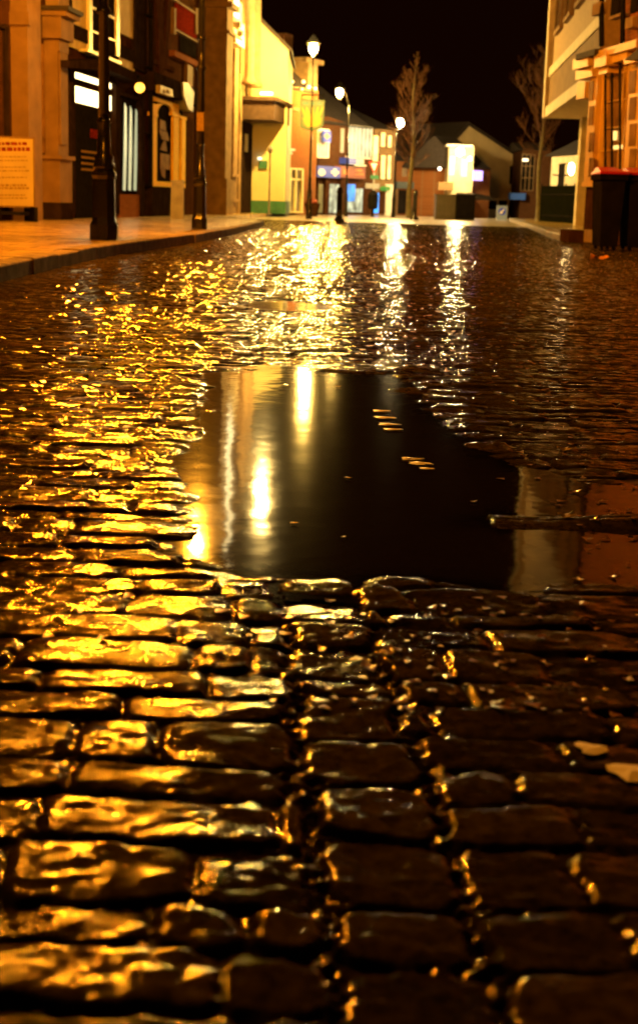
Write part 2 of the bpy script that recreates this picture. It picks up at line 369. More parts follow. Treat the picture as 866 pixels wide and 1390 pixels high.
mu = t.nodes.new('ShaderNodeMath'); mu.operation = 'MULTIPLY'; mu.inputs[1].default_value = -110.0; t.links.new(da.outputs['Fac'], mu.inputs[0])
ex = t.nodes.new('ShaderNodeMath'); ex.operation = 'EXPONENT'; t.links.new(mu.outputs[0], ex.inputs[0])
tr = t.nodes.new('ShaderNodeBsdfTransparent'); gl_ = t.nodes.new('ShaderNodeBsdfGlossy'); gl_.inputs['Roughness'].default_value = .06
df = t.nodes.new('ShaderNodeBsdfDiffuse'); df.inputs['Color'].default_value = (.012, .008, .003, 1)
m1 = t.nodes.new('ShaderNodeMixShader'); t.links.new(ex.outputs[0], m1.inputs[0]); t.links.new(df.outputs[0], m1.inputs[1]); t.links.new(tr.outputs[0], m1.inputs[2])
fr = t.nodes.new('ShaderNodeFresnel'); fr.inputs['IOR'].default_value = 1.333; t.links.new(bp.outputs[0], fr.inputs['Normal']); t.links.new(bp.outputs[0], gl_.inputs['Normal'])
m2 = t.nodes.new('ShaderNodeMixShader'); t.links.new(fr.outputs[0], m2.inputs[0]); t.links.new(m1.outputs[0], m2.inputs[1]); t.links.new(gl_.outputs[0], m2.inputs[2]); t.links.new(m2.outputs[0], outm.inputs[0])
puddle(-.75, 1.3, 1.95, 5.4, .014, WATER_Z)
puddle(-.62, .22, 7.7, 8.75, .02, WATER_Z-.001)
# paving beyond the setts
pave_m = mat('wet_paving', (.42, .35, .25), .42, .25, 5, coat=.7, coat_r=.18, bump=.006, bscale=14)
struct(flat('far_paving', [(-40, 41.4), (60, 41.4), (60, 140), (-40, 140)], .012, pave_m))
# left pavement and kerb
KL = [(-2.55, -6), (-2.4, 0), (-2.25, 6), (-2.22, 9.4), (-2.24, 11), (-2.2, 13.7), (-2.05, 16), (-1.78, 18.8), (-1.6, 22.5), (-1.5, 26.7), (-1.42, 30), (-1.46, 32.6), (-1.9, 33.6), (-2.75, 34.4)]
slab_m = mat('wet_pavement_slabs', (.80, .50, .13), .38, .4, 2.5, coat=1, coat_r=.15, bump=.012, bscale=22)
def slab_lines(Mm, sx, sy):
    t = Mm.node_tree; b = t.nodes['Principled BSDF']; tc = t.nodes.new('ShaderNodeTexCoord'); k = t.nodes.new('ShaderNodeTexBrick')
    k.inputs['Scale'].default_value = 1; k.inputs['Brick Width'].default_value = sx; k.inputs['Row Height'].default_value = sy; k.inputs['Mortar Size'].default_value = .012
    k.inputs['Color1'].default_value = (1, 1, 1, 1); k.inputs['Color2'].default_value = (.72, .72, .7, 1); k.inputs['Mortar'].default_value = (.12, .11, .1, 1)
    mm = t.nodes.new('ShaderNodeMix'); mm.data_type = 'RGBA'; mm.blend_type = 'MULTIPLY'; mm.inputs[0].default_value = 1
    src = b.inputs['Base Color'].links[0].from_socket
    t.links.new(tc.outputs['Object'], k.inputs['Vector']); t.links.new(src, mm.inputs[6]); t.links.new(k.outputs[0], mm.inputs[7]); t.links.new(mm.outputs[2], b.inputs['Base Color'])
slab_lines(slab_m, .6, .45); slab_lines(pave_m, .9, .6)
def mass(name, pts, z0, z1, m):
    n = len(pts); V = [(x, y, z0) for x, y in pts]+[(x, y, z1) for x, y in pts]
    return obj(name, [(V, [tuple(range(n)), tuple(range(n, 2*n))]+[(i, (i+1) % n, n+(i+1) % n, n+i) for i in range(n)])], m)
inner = [(x-.155, y-.0) for x, y in KL]
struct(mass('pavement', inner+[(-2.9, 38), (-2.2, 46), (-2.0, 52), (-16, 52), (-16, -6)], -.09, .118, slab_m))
def kerb(name, line, wid, z1, m, seg=.92, side=-1):
    rnd = random.Random(3); sh = []; P = [Vector(p) for p in line]
    cum = [0]
    for a, b in zip(P, P[1:]): cum.append(cum[-1]+(b-a).length)
    def pos(s):
        for i in range(len(P)-1):
            if s <= cum[i+1]: return P[i].lerp(P[i+1], (s-cum[i])/(cum[i+1]-cum[i]))
        return P[-1]
    s = 0
    while s < cum[-1]-.1:
        e = min(s+seg, cum[-1]); a = pos(s+.006); b = pos(e-.006); d = (b-a).normalized(); nn = Vector((-d.y, d.x))*(-side)
        dz = rnd.uniform(-.006, .006); o = rnd.uniform(-.006, .006); c = .016
        prof = [(wid, -.09), (o, -.09), (o, z1+dz-c), (o+c*.3, z1+dz-c*.35), (o+c, z1+dz), (wid, z1+dz)]
        V = []
        for q in (a, b):
            for w, zz in prof: V.append((q.x+nn.x*w, q.y+nn.y*w, zz))
        n = len(prof); sh.append((V, [tuple(range(n)), tuple(range(n, 2*n))]+[(i, (i+1) % n, n+(i+1) % n, n+i) for i in range(n)])); s = e
    return struct(obj(name, sh, m))
kerb_m = mat('wet_kerb_granite', (.22, .15, .065), .8, .35, 7, coat=0, spec=.1, coat_r=.2, bump=.008, bscale=25)
kerb('kerb', KL, .15, .122, kerb_m, side=1 if False else -1)
# right pavement
KR = [(4.42, 26.2), (4.75, 30), (5.4, 36), (6.2, 44), (7.2, 54), (7.6, 58)]
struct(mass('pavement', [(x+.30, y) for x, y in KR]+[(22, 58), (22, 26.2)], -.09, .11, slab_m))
kerb('kerb', KR, .30, .125, mat('pale_wet_kerb', (.42, .37, .28), .4, .2, 6, coat=.9, coat_r=.15, bump=.006, bscale=20), side=1)
# ------------------------------------------------------------------ left side of the street
PZ = .12
S = Wall((-6.0, 20), (-2.55, 50))
def shell(W, x0, x1, top, name, parent, m, depth=4.0, w1=0.0, floor=PZ, y=250, gap=.012):
    u0 = W.U(x0, y)[0]; u1 = W.U(x1, y)[0]
    return obj(name, [W.bx(u0+gap, floor, u1-gap, top, -depth, w1)], m, parent)
def roof_of(W, x0, x1, v, rise, depth, parent, m=None, over=.25, y=250):
    u0 = W.U(x0, y)[0]+.012; u1 = W.U(x1, y)[0]-.012
    q = [(over, v), (-depth/2, v+rise), (-depth, v)]
    V = [W.pt(u0, z, w) for w, z in q]+[W.pt(u1, z, w) for w, z in q]
    return obj('roof', [(V, [(0, 1, 2), (3, 5, 4), (0, 3, 4, 1), (1, 4, 5, 2), (0, 2, 5, 3)])], m or M['slate'], parent)
def base(W, px, py=250): p = W.pp(px, py, -1.5); return (p[0], p[1], PZ)
# 1 stucco building with pilasters
b1 = thing('shop_building', 'cream stucco building with tall pilasters and a bracketed pedestal pier, nearest on the left', 'building', base(S, 50))
u0 = S.U(-150, 250)[0]; u1 = S.U(95, 250)[0]
obj('wall', [S.bx(u0, PZ, u1-.35, 8.6, -4, 0)], M['brown'], b1)
q = S.bx(u0, 8.6, u1-.35, 8.9, -4.2, .3); obj('cornice', [q], M['cream'], b1)
sh, k = S.pier(16, 39, 57, -40, 290, floor=PZ); obj('pilaster', [sh], M['cream'], b1)
sh2, k2 = S.pier(14, 38, 40, 16, 34, grow=.03); obj('bracket', [sh2], M['cream'], b1)
sh, k = S.pier(62, 80, 94, -60, 17); obj('upper_pilaster', [sh], M['stone'], b1)
sh, k = S.pier(61, 79, 93, 52, 214); pl = obj('pilaster', [sh, S.bx(k[0]+.1, k[2]+.25, k[1]-.1, k[3]-.2, k[4], k[4]+.025)], M['cream'], b1)
sh, k = S.pier(59, 81, 96, 22, 52, grow=.05)
cap = obj('console', [sh, S.bx(k[0]-.1, k[3], k[1]+.1, k[3]+.09, 0, k[4]+.16), S.bx(k[0]+.05, k[2]-.22, k[1]-.05, k[2], 0, k[4]-.02)], M['cream'], b1)
obj('console_roof', [S.bx(k[0]-.14, k[3]+.09, k[1]+.14, k[3]+.17, 0, k[4]+.22)], M['slate'], b1)
sh, k = S.pier(58, 80, 95, 216, 275, grow=.04)
obj('pedestal', [sh, S.bx(k[0]-.09, k[3], k[1]+.09, k[3]+.07, 0, k[4]+.09)], M['cream'], b1)
obj('plinth', [S.bx(k[0]-.05, PZ, k[1]+.05, k[2], 0, k[4]+.05)], M['timber'], b1)
obj('door_panel', S.frame(-30, 30, 14, 292, 4, 0, .06)+[S.box(-18, 40, -12, 288, 0, .05)], M['timber'], b1)
wnd = obj('window', [S.box(58.5, 60, 62, 208, 0, .03)], M['amber_glass'], b1)
# 2 half-timbered building
b2 = thing('timbered_building', 'half timbered black and white building with a lit doorway and lantern', 'building', base(S, 140))
shell(S, 95, 201, 9.2, 'wall', b2, M['brown']); roof_of(S, 95, 201, 9.2, 2.2, 4, b2)
objs('plaster_panel', [S.box(97, -60, 123, 49, 0, .04), S.box(163, -60, 183, 49, 0, .04), S.box(97, 68, 183, 80, 0, .04), S.box(183, 85, 186, 92, 0, .035)], M['render'], b2)
obj('timber_frame', [S.box(96, 49.5, 184, 67.5, 0, .07), S.box(183.5, -60, 200, 96, 0, .08), S.box(96, -62, 99, 49.5, 0, .06)], M['timber'], b2)
wn = obj('window', [S.box(124, -60, 162, 74, 0, .05)], M['glass'], b2)
obj('window_frame', [S.box(122, -60, 126, 76, .0, .10), S.box(159, -60, 163, 76, 0, .10), S.box(141, -60, 143, 72, 0, .09), S.box(126, 17, 159, 19, 0, .085), S.box(126, 48, 159, 50, 0, .085)], M['white'], wn)
obj('sill', [S.box(120, 75, 165, 78.5, 0, .2)], M['white'], wn)
cp = obj('canopy', [S.poly([(95, 82), (148, 80), (196, 104), (196, 114), (150, 96), (95, 92)], 0, .45)], M['timber'], b2)
obj('fascia', [S.box(97, 94, 103, 290, 0, .12), S.box(158, 112, 163, 290, 0, .14), S.box(103, 97, 158, 105, 0, .12)], M['timber'], b2)
d = obj('door', [S.box(103.5, 147, 157.5, 290, 0, .03, floor=PZ)], M['black'], b2)
obj('door_notice', [S.box(124, 176, 136, 188, .03, .045)], M['poster_red'], d)
obj('menu_board', [S.box(112, 205+i*8, 133, 208+i*8, .03, .045) for i in range(4)], M['ink'], d)
obj('handle', [S.box(151, 215, 153, 232, .03, .09)], M['ink'], d)
obj('transom_light', [S.box(104.5, 106.5, 157, 114, .0, .035)], M['lit_white'], b2)
obj('transom_window', [S.box(104.5, 124.5, 157.5, 145, .0, .035)], M['lit_white'], b2)
obj('transom_bar', [S.box(104, 115, 157.7, 123.5, 0, .06)], M['timber'], b2)
obj('shop_window', [S.box(165, 130, 192, 262, 0, .05)], M['glass'], b2)
objs('curtain_strip', [S.poly([(170+i*7.5, 140+i*4), (172.5+i*7.5, 146+i*4), (172.8+i*7.2, 200), (171+i*7.2, 259), (168+i*7.2, 258), (169+i*7.2, 200)], .05, .065) for i in range(3)], M['stripe'], b2)
obj('window_post', [S.box(192, 118, 197, 294, 0, .16, floor=PZ), S.box(163, 128, 192, 133, 0, .12)], M['timber'], b2)
obj('stall_riser', [S.box(163, 264, 192, 294, 0, .12, floor=PZ)], M['brick_red'], b2)
# wall lantern (a lamp fixed to the building)
lp = Vector(S.pp(190, 119, .55)); lw = Vector(S.pp(178, 108, 0.1))
lt = thing('wall_lantern', 'round glowing lantern on the half timbered building beside its lit doorway', 'wall lamp', tuple(lp))
obj('bracket', [tube([(lw.x-.15, lw.y, lp.z+.22), (lp.x, lp.y, lp.z+.24), (lp.x, lp.y, lp.z+.12)], .015)], M['black'], lt)
obj('lamp_shade', [ball(tuple(lp), .11)], bulb_mat('lantern_glow', (1, .42, .04), 4), lt, smooth=True)
obj('cap', [lathe(lp.x, lp.y, [(.11, lp.z+.10), (.05, lp.z+.16), (.02, lp.z+.2)], 12)], M['black'], lt)
# downpipe on the joint
dp = obj('downpipe', [tube([S.pp(205, -60, .12), S.pp(205, 150, .12), (S.pp(205, 250, .12)[0], S.pp(205, 250, .12)[1], PZ)], .055, 8)]+[S.box(202, y, 208, y+2, 0, .19) for y in (20, 90, 180, 250)], M['black'], b2)
# 3 brick and timber shop with arched window
b3 = thing('shop_building', 'brick and timber shop with a yellow arched window frame and red framed picture above', 'building', base(S, 240))
shell(S, 201, 275, 8.4, 'wall', b3, M['brick_brown']); roof_of(S, 201, 275, 8.4, 2, 4, b3)
obj('timber_brace', [S.poly([(214, -60), (220, -60), (224, 95), (217, 108)], 0, .07), S.poly([(209, -30), (212, -30), (224, 95), (220, 100)], .0, .06), S.poly([(236, -40), (232, -40), (222, 92), (226, 95)], 0, .065), S.box(207, 86, 238, 92, 0, .05)], M['brown'], b3)
pic = obj('picture_panel', [S.box(240, 11, 267, 46, 0, .06)], M['poster_red'], b3)
obj('frame', S.frame(237, 8, 269, 49, 2.5, 0, .1), M['stone'], pic)
obj('window', [S.box(245, 54, 267, 74, 0, .04)], M['glass'], b3)
obj('window_sill', [S.box(238, 76, 270, 84, 0, .16)], M['brick_red'], b3)
obj('post', [S.box(255, 86, 262, 130, 0, .1)], M['cream'], b3)
obj('fascia', [S.box(210, 110, 275, 134, 0, .25)], M['timber'], b3)
ab = obj('alarm_box', [S.box(218, 118.5, 235, 129, .25, .36)], M['paper'], b3)
objs('alarm_letter', [S.box(222, 121.5, 225, 127, .36, .37), S.box(227, 121.5, 230, 127, .36, .37)], M['ink'], ab)
sh = [S.box(207, 136, 243, 141, .05, .12), S.box(207, 141, 213.5, 252, .05, .12), S.box(236, 141, 243, 252, .05, .12), S.box(207, 247, 252, 254, .05, .14), S.box(247, 160, 252.5, 247, .05, .12), S.box(245.5, 158, 254, 162, .05, .14), S.box(234.5, 153, 245, 158, .05, .14), S.box(205.5, 153, 215, 158, .05, .14)]
arch = [(213.5+0, 141), (236, 141), (236, 158)]+[(224.7+10.5*math.cos(a), 155-14*math.sin(a)) for a in [i*math.pi/10 for i in range(11)]]+[(213.5, 158)]
sh.append(S.poly(arch, .05, .11))
obj('window_frame', sh, mat('yellow_frame_paint', (.95, .60, .06), .85, .1, spec=.05), b3)
obj('window', [S.box(213, 141, 248, 248, 0, .03)], M['glass'], b3)
rr = random.Random(4)
obj('window_display', [S.poly([(218+rr.uniform(-2, 8), y), (226+rr.uniform(-2, 6), y+3), (225+rr.uniform(-2, 6), y+16), (217+rr.uniform(0, 4), y+13)], .031, .05) for y in (162, 176, 190, 226)]+[S.box(218.5, 209, 232, 230, .051, .07)], mat('dim_display_goods', (.22, .12, .04), .8, .3, 5, spec=.05), b3)
obj('stall_riser', [S.box(207, 256, 250, 294, 0, .2, floor=PZ)], M['timber'], b3)
obj('awning', [S.poly([(249, 112), (255, 112), (264, 125), (262, 152), (256, 148), (250, 130)], 0, .3)], M['grey'], b3)
obj('post', [S.box(252, 160, 262, 292, 0, .12, floor=PZ)], M['brown'], b3)
# 4 building with the big stone pier, console and columns
b4 = thing('bank_building', 'tall building with a broad plain stone pier, carved console and flat entrance canopy', 'building', base(S, 310))
shell(S, 275, 344, 11, 'wall', b4, M['stone'])
sh, k = S.pier(279, 308, 316, -120, 290, floor=PZ); obj('pier', [sh, S.bx(k[0]-.08, PZ, k[1]+.06, 1.15, 0, k[4]+.07)], M['stone'], b4)
obj('pier_capital', [S.bx(k[0]-.13, S.U(300, 24)[1], k[1]+.15, S.U(300, 17)[1], 0, k[4]+.15), S.bx(k[0]-.05, S.U(300, 57)[1], k[1]+.05, S.U(300, 53)[1], 0, k[4]+.08)], M['stone'], b4)
bp_ = None
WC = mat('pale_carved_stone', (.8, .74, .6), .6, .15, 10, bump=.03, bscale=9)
cs = []
for i, (x0, y0, x1, y1) in enumerate([(315, 0, 329, 27), (313, 27, 332, 38), (316, 38, 332, 50), (320, 50, 332, 62)]): cs.append(S.box(x0, y0, x1, y1, 0, .62-.1*i))
cs += [ball(S.pp(322, 33, .68), .13), ball(S.pp(326, 45, .58), .11), ball(S.pp(318, 50, .4), .09)]
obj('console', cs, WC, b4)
obj('glowing_wall_strip', [S.box(321, -200, 326.5, 24, .62, .66)], M['lit_white'], b4)  # no lamp: emission stands in for lamplight on a slice of wall
cols = [(336, 343), (344, 351)]
for a, b in cols:
    pA = S.pp((a+b)/2, 60, .35); zt = S.U(340, -110, .35)[1]; zb = S.U(340, 116, .35)[1]; r = .16
    obj('column', [lathe(pA[0], pA[1], [(r*1.5, zb), (r*1.5, zb+.1), (r*1.15, zb+.18), (r, zb+.3), (r*.9, zt)], 16)], M['stone'], b4, smooth=True)
obj('canopy', [S.bx(S.U(326, 140)[0], S.U(350, 163, .9)[1]+.12, S.U(346, 140)[0]+.6, S.U(350, 125, .9)[1]-.12, 0, 1.15), S.bx(S.U(326, 140)[0]-.1, S.U(350, 125, .9)[1]-.12, S.U(346, 140)[0]+.7, S.U(350, 125, .9)[1], 0, 1.25)], mat('grey_canopy', (.07, .045, .03), .8, .2, spec=.1), b4)
cl = thing('canopy_light', 'small bright light on top of the flat entrance canopy', 'lamp', S.pp(362, 121, 1.0)); q = S.pp(362, 121, 1.0); zc = S.U(350, 125, .9)[1]
obj('lamp_head', [box(q[0]-.2, q[1]-.08, zc, q[0]+.2, q[1]+.08, zc+.09)], bulb_mat('canopy_lamp', (1, .85, .6), 3), cl)
obj('entrance', [S.box(329, 166, 343, 292, 0, .06, floor=PZ)], M['timber'], b4)
obj('notice', [S.box(333, 182, 337, 206, .06, .08)], M['grey'], b4)
obj('side_pilaster', [S.box(318, 66, 323, 292, 0, .2, floor=PZ), S.box(325, 100, 328, 292, 0, .12, floor=PZ), S.box(316, 236, 324, 240, 0, .28), S.box(316, 270, 324, 274, 0, .28)], M['stone'], b4)
# 5 yellow gable
Yg = 48.6; g0 = at(388.5, 200, Yg)[0]
YW = Wall((g0-4.2, Yg), (g0, Yg))
b5 = thing('yellow_house', 'pale yellow rendered house end with a steep gable and a dark green base', 'building', (g0-2, Yg+2, PZ))
top = YW.U(388.5, 68)[1]; ap = YW.U(352, 28)[1]; ua = YW.U(352, 28)[0]; sl = (ap-top)/(YW.L-ua); um = YW.L/2; 
obj('wall', [YW.poly([(0, .55), (YW.L, .55), (YW.L, top), (um, top+sl*um), (0, top)], -6, 0, px=False)], M['yellow'], b5)
obj('base_band', [YW.bx(0, PZ, YW.L+.03, .55, -6.03, .04)], M['green'], b5)
for sgn in (0, 1):
    a = (YW.L+.12, top-.1) if sgn else (-.12, top-.1)
    pk = (um, top+sl*um+.02); v = [(a[0], a[1]), pk, (pk[0], pk[1]+.14), (a[0], a[1]+.14)]
    obj('roof', [YW.poly(v, -6.2, .10, px=False)], M['slate'], b5)
sg = thing('wall_sign', 'small dark green square sign on the yellow wall with a light above it', 'sign', YW.pp(357, 222, .05))
obj('board', [YW.box(351.5, 218, 363, 229, .02, .08)], M['green'], sg)
obj('lamp', [YW.box(350, 213.5, 355, 216.5, .02, .22)], bulb_mat('sign_lamp', (1, .9, .6), 2.5), sg)
q = G(366, 291, PZ); o = obj('thin_post', [lathe(q[0], q[1]-.5, [(.03, PZ-.002), (.03, 2.05), (.07, 2.08), (.09, 2.16), (.07, 2.25), (.02, 2.28)], 10)], M['grey'], None)
tag(o, 'thin round headed post in front of the yellow gable wall', 'post')
# 6 brown brick house behind it with chimneys
B6 = Wall((at(386, 200, 55)[0], 55), (at(436, 200, 58)[0], 58))
b6 = thing('brick_house', 'orange brown brick house with white bay and porch behind the pub sign', 'building', B6.pp(405, 250, -2))
obj('wall', [B6.box(386, 118, 430, 292, -5, 0, floor=.012)], M['brick_orange'], b6)
def back_roof(W, x0, x1, y0, y1, d, parent, m=None, name='roof'):
    p = [W.U(x0, y1, .2), W.U(x1, y1, .2)]; zt = W.U((x0+x1)/2, y0, -d)[1]
    V = [W.pt(p[0][0], p[0][1], .2), W.pt(p[1][0], p[0][1], .2), W.pt(p[1][0], zt, -d), W.pt(p[0][0], zt, -d), W.pt(p[0][0], p[0][1]+.0, -d*2), W.pt(p[1][0], p[0][1], -d*2)]
    return obj(name, [(V, [(0, 1, 2, 3), (3, 2, 5, 4), (0, 3, 4), (1, 5, 2), (0, 4, 5, 1)])], m or M['slate'], parent)
back_roof(B6, 384, 432, 66, 118, 2.5, b6)
ch = obj('chimney', [B6.box(385, 46, 397, 112, -2.0, -1.1)], M['brick_brown'], b6)
ch = obj('chimney', [B6.box(418, 86, 431, 122, -1.0, -.2), B6.box(416, 80, 440, 86, -1.1, -.1)], M['stone'], b6)
obj('string_course', [B6.box(386, 145, 407, 149, 0, .08), B6.box(386, 119, 430, 122, 0, .1)], M['stone'], b6)
pr = obj('porch', [B6.box(381, 201, 401, 204, 0, .9), B6.box(382, 205, 397, 209, 0, .7), B6.box(386, 210, 392, 290, 0, .5, floor=.012)], M['white'], b6)
bf = obj('window', [B6.box(394, 230, 411, 288, 0, .2)], M['lit_dim'], b6)
obj('frame', B6.frame(393, 228, 412, 289, 2.2, 0, .3)+[B6.box(395, 242, 410, 245, .1, .28), B6.box(401, 230, 403, 288, .1, .28)], mat('cream_frame', (.8, .7, .3), .5, .1), bf)
for x, y, r in [(397, 111, .06), (412, 111, .07), (410, 121, .05), (419, 118, .08), (386, 98, .05), (428, 120, .06)]:
    o = obj('festoon_light', [ball(B6.pp(x, y, .45 if x > 387 else .3), r, 8, 5)], bulb_mat('festoon_bulb', (1, .6, .2), 4), None, smooth=True)
    lab = {397: 'small warm bulb on the brick house, left of two at the same height', 412: 'small warm bulb on the brick house, right above the pub sign corner', 410: 'small warm bulb just above the pub sign, lowest of the string', 419: 'largest warm bulb of the string, beside the pale chimney', 386: 'small warm bulb near the edge of the yellow house roof', 428: 'small warm bulb at the right end of the string by the chimney'}[x]
    tag(o, lab, 'light', 'warm bulbs strung on the brick house')
# pub sign
PS = Wall((at(405, 155, 50.5)[0], 50.5), (at(442, 155, 50.5)[0], 50.5))
ps = thing('pub_sign', 'hanging shield shaped sign painted with golden wheat and green leaves', 'sign', PS.pp(424, 176, 0))
shp = [(408, 134), (441, 136), (439, 170), (434, 175), (424, 178), (414, 176), (407, 173)]
obj('board', [PS.poly(shp, -.04, .04)], M['skyblue_board'], ps)
def ring(pts, k, W, w0, w1):
    cx = sum(p[0] for p in pts)/len(pts); cy = sum(p[1] for p in pts)/len(pts); out = []
    for i in range(len(pts)):
        a, b = pts[i], pts[(i+1) % len(pts)]; ia = (cx+(a[0]-cx)*k, cy+(a[1]-cy)*k); ib = (cx+(b[0]-cx)*k, cy+(b[1]-cy)*k)
        out.append(W.poly([a, b, ib, ia], w0, w1))
    return out
obj('frame', ring(shp, .90, PS, -.05, .06), mat('green_grey_paint', (.03, .07, .02), .5, .2), ps)
obj('lettering', [PS.box(411, 138, 419, 142, .04, .05), PS.box(421, 138.5, 428, 142.5, .04, .05), PS.box(430, 138.5, 437, 142.5, .04, .05)], M['green'], ps)
wh = []
for i, (x, lean) in enumerate([(413, -3), (418, -1.5), (424, 0), (430, 1.5), (435, 3)]):
    wh.append(PS.poly([(424+lean*1.2-1.3, 172), (424+lean*1.2+1.3, 172), (x+2.2, 152), (x+1+lean, 146), (x+lean*1.3, 144), (x-1.5+lean, 147), (x-2.2, 153)], .04, .05+.004*i))
wh.append(PS.poly([(411, 160), (416, 158), (421, 170), (418, 173), (413, 168)], .04, .052)); wh.append(PS.poly([(436, 160), (431, 158), (428, 170), (430, 172), (435, 168)], .04, .056))
obj('painted_wheat', wh, M['wheat'], ps)
obj('hanger', [tube([PS.pp(409, 134, 0), PS.pp(411, 128, 0)], .02), tube([PS.pp(440, 136, 0), PS.pp(438, 129, 0)], .02), tube([PS.pp(409, 128.4, 0), PS.pp(440, 129.4, 0)], .025)], M['black'], ps)
q = G(423, 294, .012); zz = PS.pp(424, 130, 0)[2]; zx = PS.pp(424, 130, .0)
o = obj('sign_post', [lathe(zx[0], 50.62, [(.06, 0.012), (.05, 2.9), (.045, 3.0), (.04, zz+.1)], 10)], M['stone'], None, smooth=True)
tag(o, 'pale post carrying the painted wheat sign', 'post')
# ------------------------------------------------------------------ far end of the street, centre
FZ = .012
P1 = Wall((at(431, 240, 60)[0], 60), (at(506, 240, 64)[0], 64))
c1 = thing('pharmacy_building', 'dark brick shop with blue cross fascia and a white boarded gable', 'building', P1.pp(465, 250, -3))
obj('wall', [P1.poly([(431, 292), (506, 292), (506, 180), (446, 158), (431, 158)], -6, 0)], M['brick_brown'], c1)
back_roof(P1, 430, 507, 118, 166, 3, c1)
wg = obj('boarded_gable', [P1.box(431, 175, 447, 214, 0, .5)], M['white'], c1)
obj('board_gap', [P1.box(433.5+i*3.3, 178, 434.4+i*3.3, 213, .5, .51) for i in range(4)], M['brown'], wg)
pf = obj('fascia', [P1.box(431, 226, 462, 241, 0, .35)], M['blue'], c1)
def cross(W, cx, cy, r, t, w0, w1): return [W.box(cx-r, cy-t, cx+r, cy+t, w0, w1), W.box(cx-t, cy-r, cx+t, cy-t, w0, w1), W.box(cx-t, cy+t, cx+t, cy+r, w0, w1)]
obj('cross_symbol', cross(P1, 455, 234, 5, 1.8, .35, .37), M['white'], pf); obj('cross_symbol', cross(P1, 437, 234, 4.5, 2.4, .35, .37), M['white'], pf)
obj('fascia_brown', [P1.box(462.5, 226, 496, 242, 0, .3)], mat('red_brown_fascia', (.22, .06, .04), .5, .2), c1)
objs('fascia_lettering', [P1.poly([(482, 231), (490, 229), (493, 232), (489, 234)], .3, .32), P1.poly([(480, 237), (493, 235), (494, 238)], .3, .32), P1.box(466, 230, 473, 237, .3, .315)], mat('orange_lettering', (.8, .22, .05), .5, .1), c1)
obj('window', [P1.box(473, 173, 504, 213, 0, .05)], M['lit_cool'], c1)
obj('window_bar', [P1.box(472, 171, 505, 173, 0, .12), P1.box(472, 213, 505, 215, 0, .14)]+[P1.box(473+i*5.2, 173, 474+i*5.2, 213, .05, .09) for i in range(7)], M['white'], c1)
obj('window', [P1.box(463, 174, 467, 207, 0, .05)], M['grey'], c1)
obj('blue_panel', [P1.box(474, 214+.5, 484, 223, 0, .5)], M['blue'], c1)
objs('white_panel', [P1.box(484.5, 216, 488, 223, 0, .45), P1.box(490, 216, 494, 223, 0, .45), P1.box(482, 223.5, 497, 225.5, 0, .5)], M['white'], c1)
obj('shop_window', [P1.box(448, 250, 462, 289, 0, .06)], M['lit_shop'], c1)
obj('blue_display', [P1.box(472, 250, 482, 273, 0, .07)], M['lit_blue'], c1)
objs('shop_window', [P1.box(482, 256, 492, 288, 0, .06), P1.box(472, 273.5, 482, 288, 0, .06)], M['lit_shop'], c1)
obj('shop_window', [P1.box(433, 250, 441, 289, 0, .06)], mat('grey_shop_glass', (.3, .32, .25), .3, .5, 2), c1)
objs('shop_pillar', [P1.box(442, 244, 447, 291, 0, .2, floor=FZ), P1.box(463, 243, 471, 291, 0, .18, floor=FZ), P1.box(493, 256, 506, 291, 0, .1, floor=FZ)], M['brown'], c1)
xs_ = thing('cross_sign', 'blue square projecting sign with a white cross above the blue fascia', 'sign', P1.pp(444, 185, .8))
obj('board', [P1.box(438.5, 177.5, 449.5, 193, .72, .80)], M['blue'], xs_)
obj('cross_symbol', cross(P1, 444, 185, 4.2, 1.3, .80, .82), M['paper'], xs_)
obj('bracket', [P1.box(441, 181, 442, 183, .5, .72), P1.box(446, 181, 447, 183, 0, .72)], M['black'], xs_)
# grey stone pillar at the corner
P0 = Wall((at(416, 240, 58.6)[0], 58.6), (at(431, 240, 58.8)[0], 58.8))
o = obj('stone_pillar', [P0.box(417.5, 207, 428, 292, -.5, 0, floor=FZ), P0.box(418.5, 180, 427, 207, -.45, -.05), P0.box(419, 292-2, 427, 290, -.4, .02)], M['stone'], None); tag(o, 'pale square pillar at the corner between brick house and blue fascia shop', 'pillar')
pt = thing('planter', 'round dark planter with reddish flowers at the foot of the pale pillar', 'planter', (*G(423, 294, FZ), FZ)); q = G(423.5, 293.5, FZ)
obj('pot', [lathe(q[0], q[1], [(.2, FZ), (.3, .48), (.33, .5), (.3, .5), (.28, .44)], 14)], M['brown'], pt)
obj('flowers', [ball((q[0]+random.uniform(-.2, .2), q[1]+random.uniform(-.2, .2), .5+random.uniform(0, .12)), .08, 6, 4) for _ in range(14)], mat('red_flowers', (.3, .06, .03), .7, .4), pt)
# bright windowed building
P2 = Wall((at(506, 240, 65)[0], 65), (at(537, 240, 66)[0], 66))
c2 = thing('lit_building', 'narrow building with tall glowing yellow windows on two floors', 'building', P2.pp(521, 250, -3))
obj('wall', [P2.box(506, 174, 536, 292, -6, 0, floor=FZ)], M['cream'], c2); back_roof(P2, 505, 537, 150, 174, 3, c2)
for x0, y0, x1, y1 in [(506.5, 184, 514, 219), (517, 180, 523.5, 199), (526.5, 184, 532, 200), (517, 211, 523.5, 243), (526, 211, 531, 243)]:
    w_ = obj('window', [P2.box(x0, y0, x1, y1, 0, .05)], M['lit_warm'], c2); obj('frame', P2.frame(x0-.8, y0-.8, x1+.8, y1+.8, .8, 0, .09), M['cream'], w_)
obj('shop_canopy', [P2.box(492, 249, 515, 256, 0, .9)], M['grey'], c2)
gs_ = obj('round_green_sign', [P2.poly([(527+3.2*math.cos(a), 256+3*math.sin(a)) for a in [i*math.pi/6 for i in range(12)]], 0, .4)], M['lit_green'], c2)
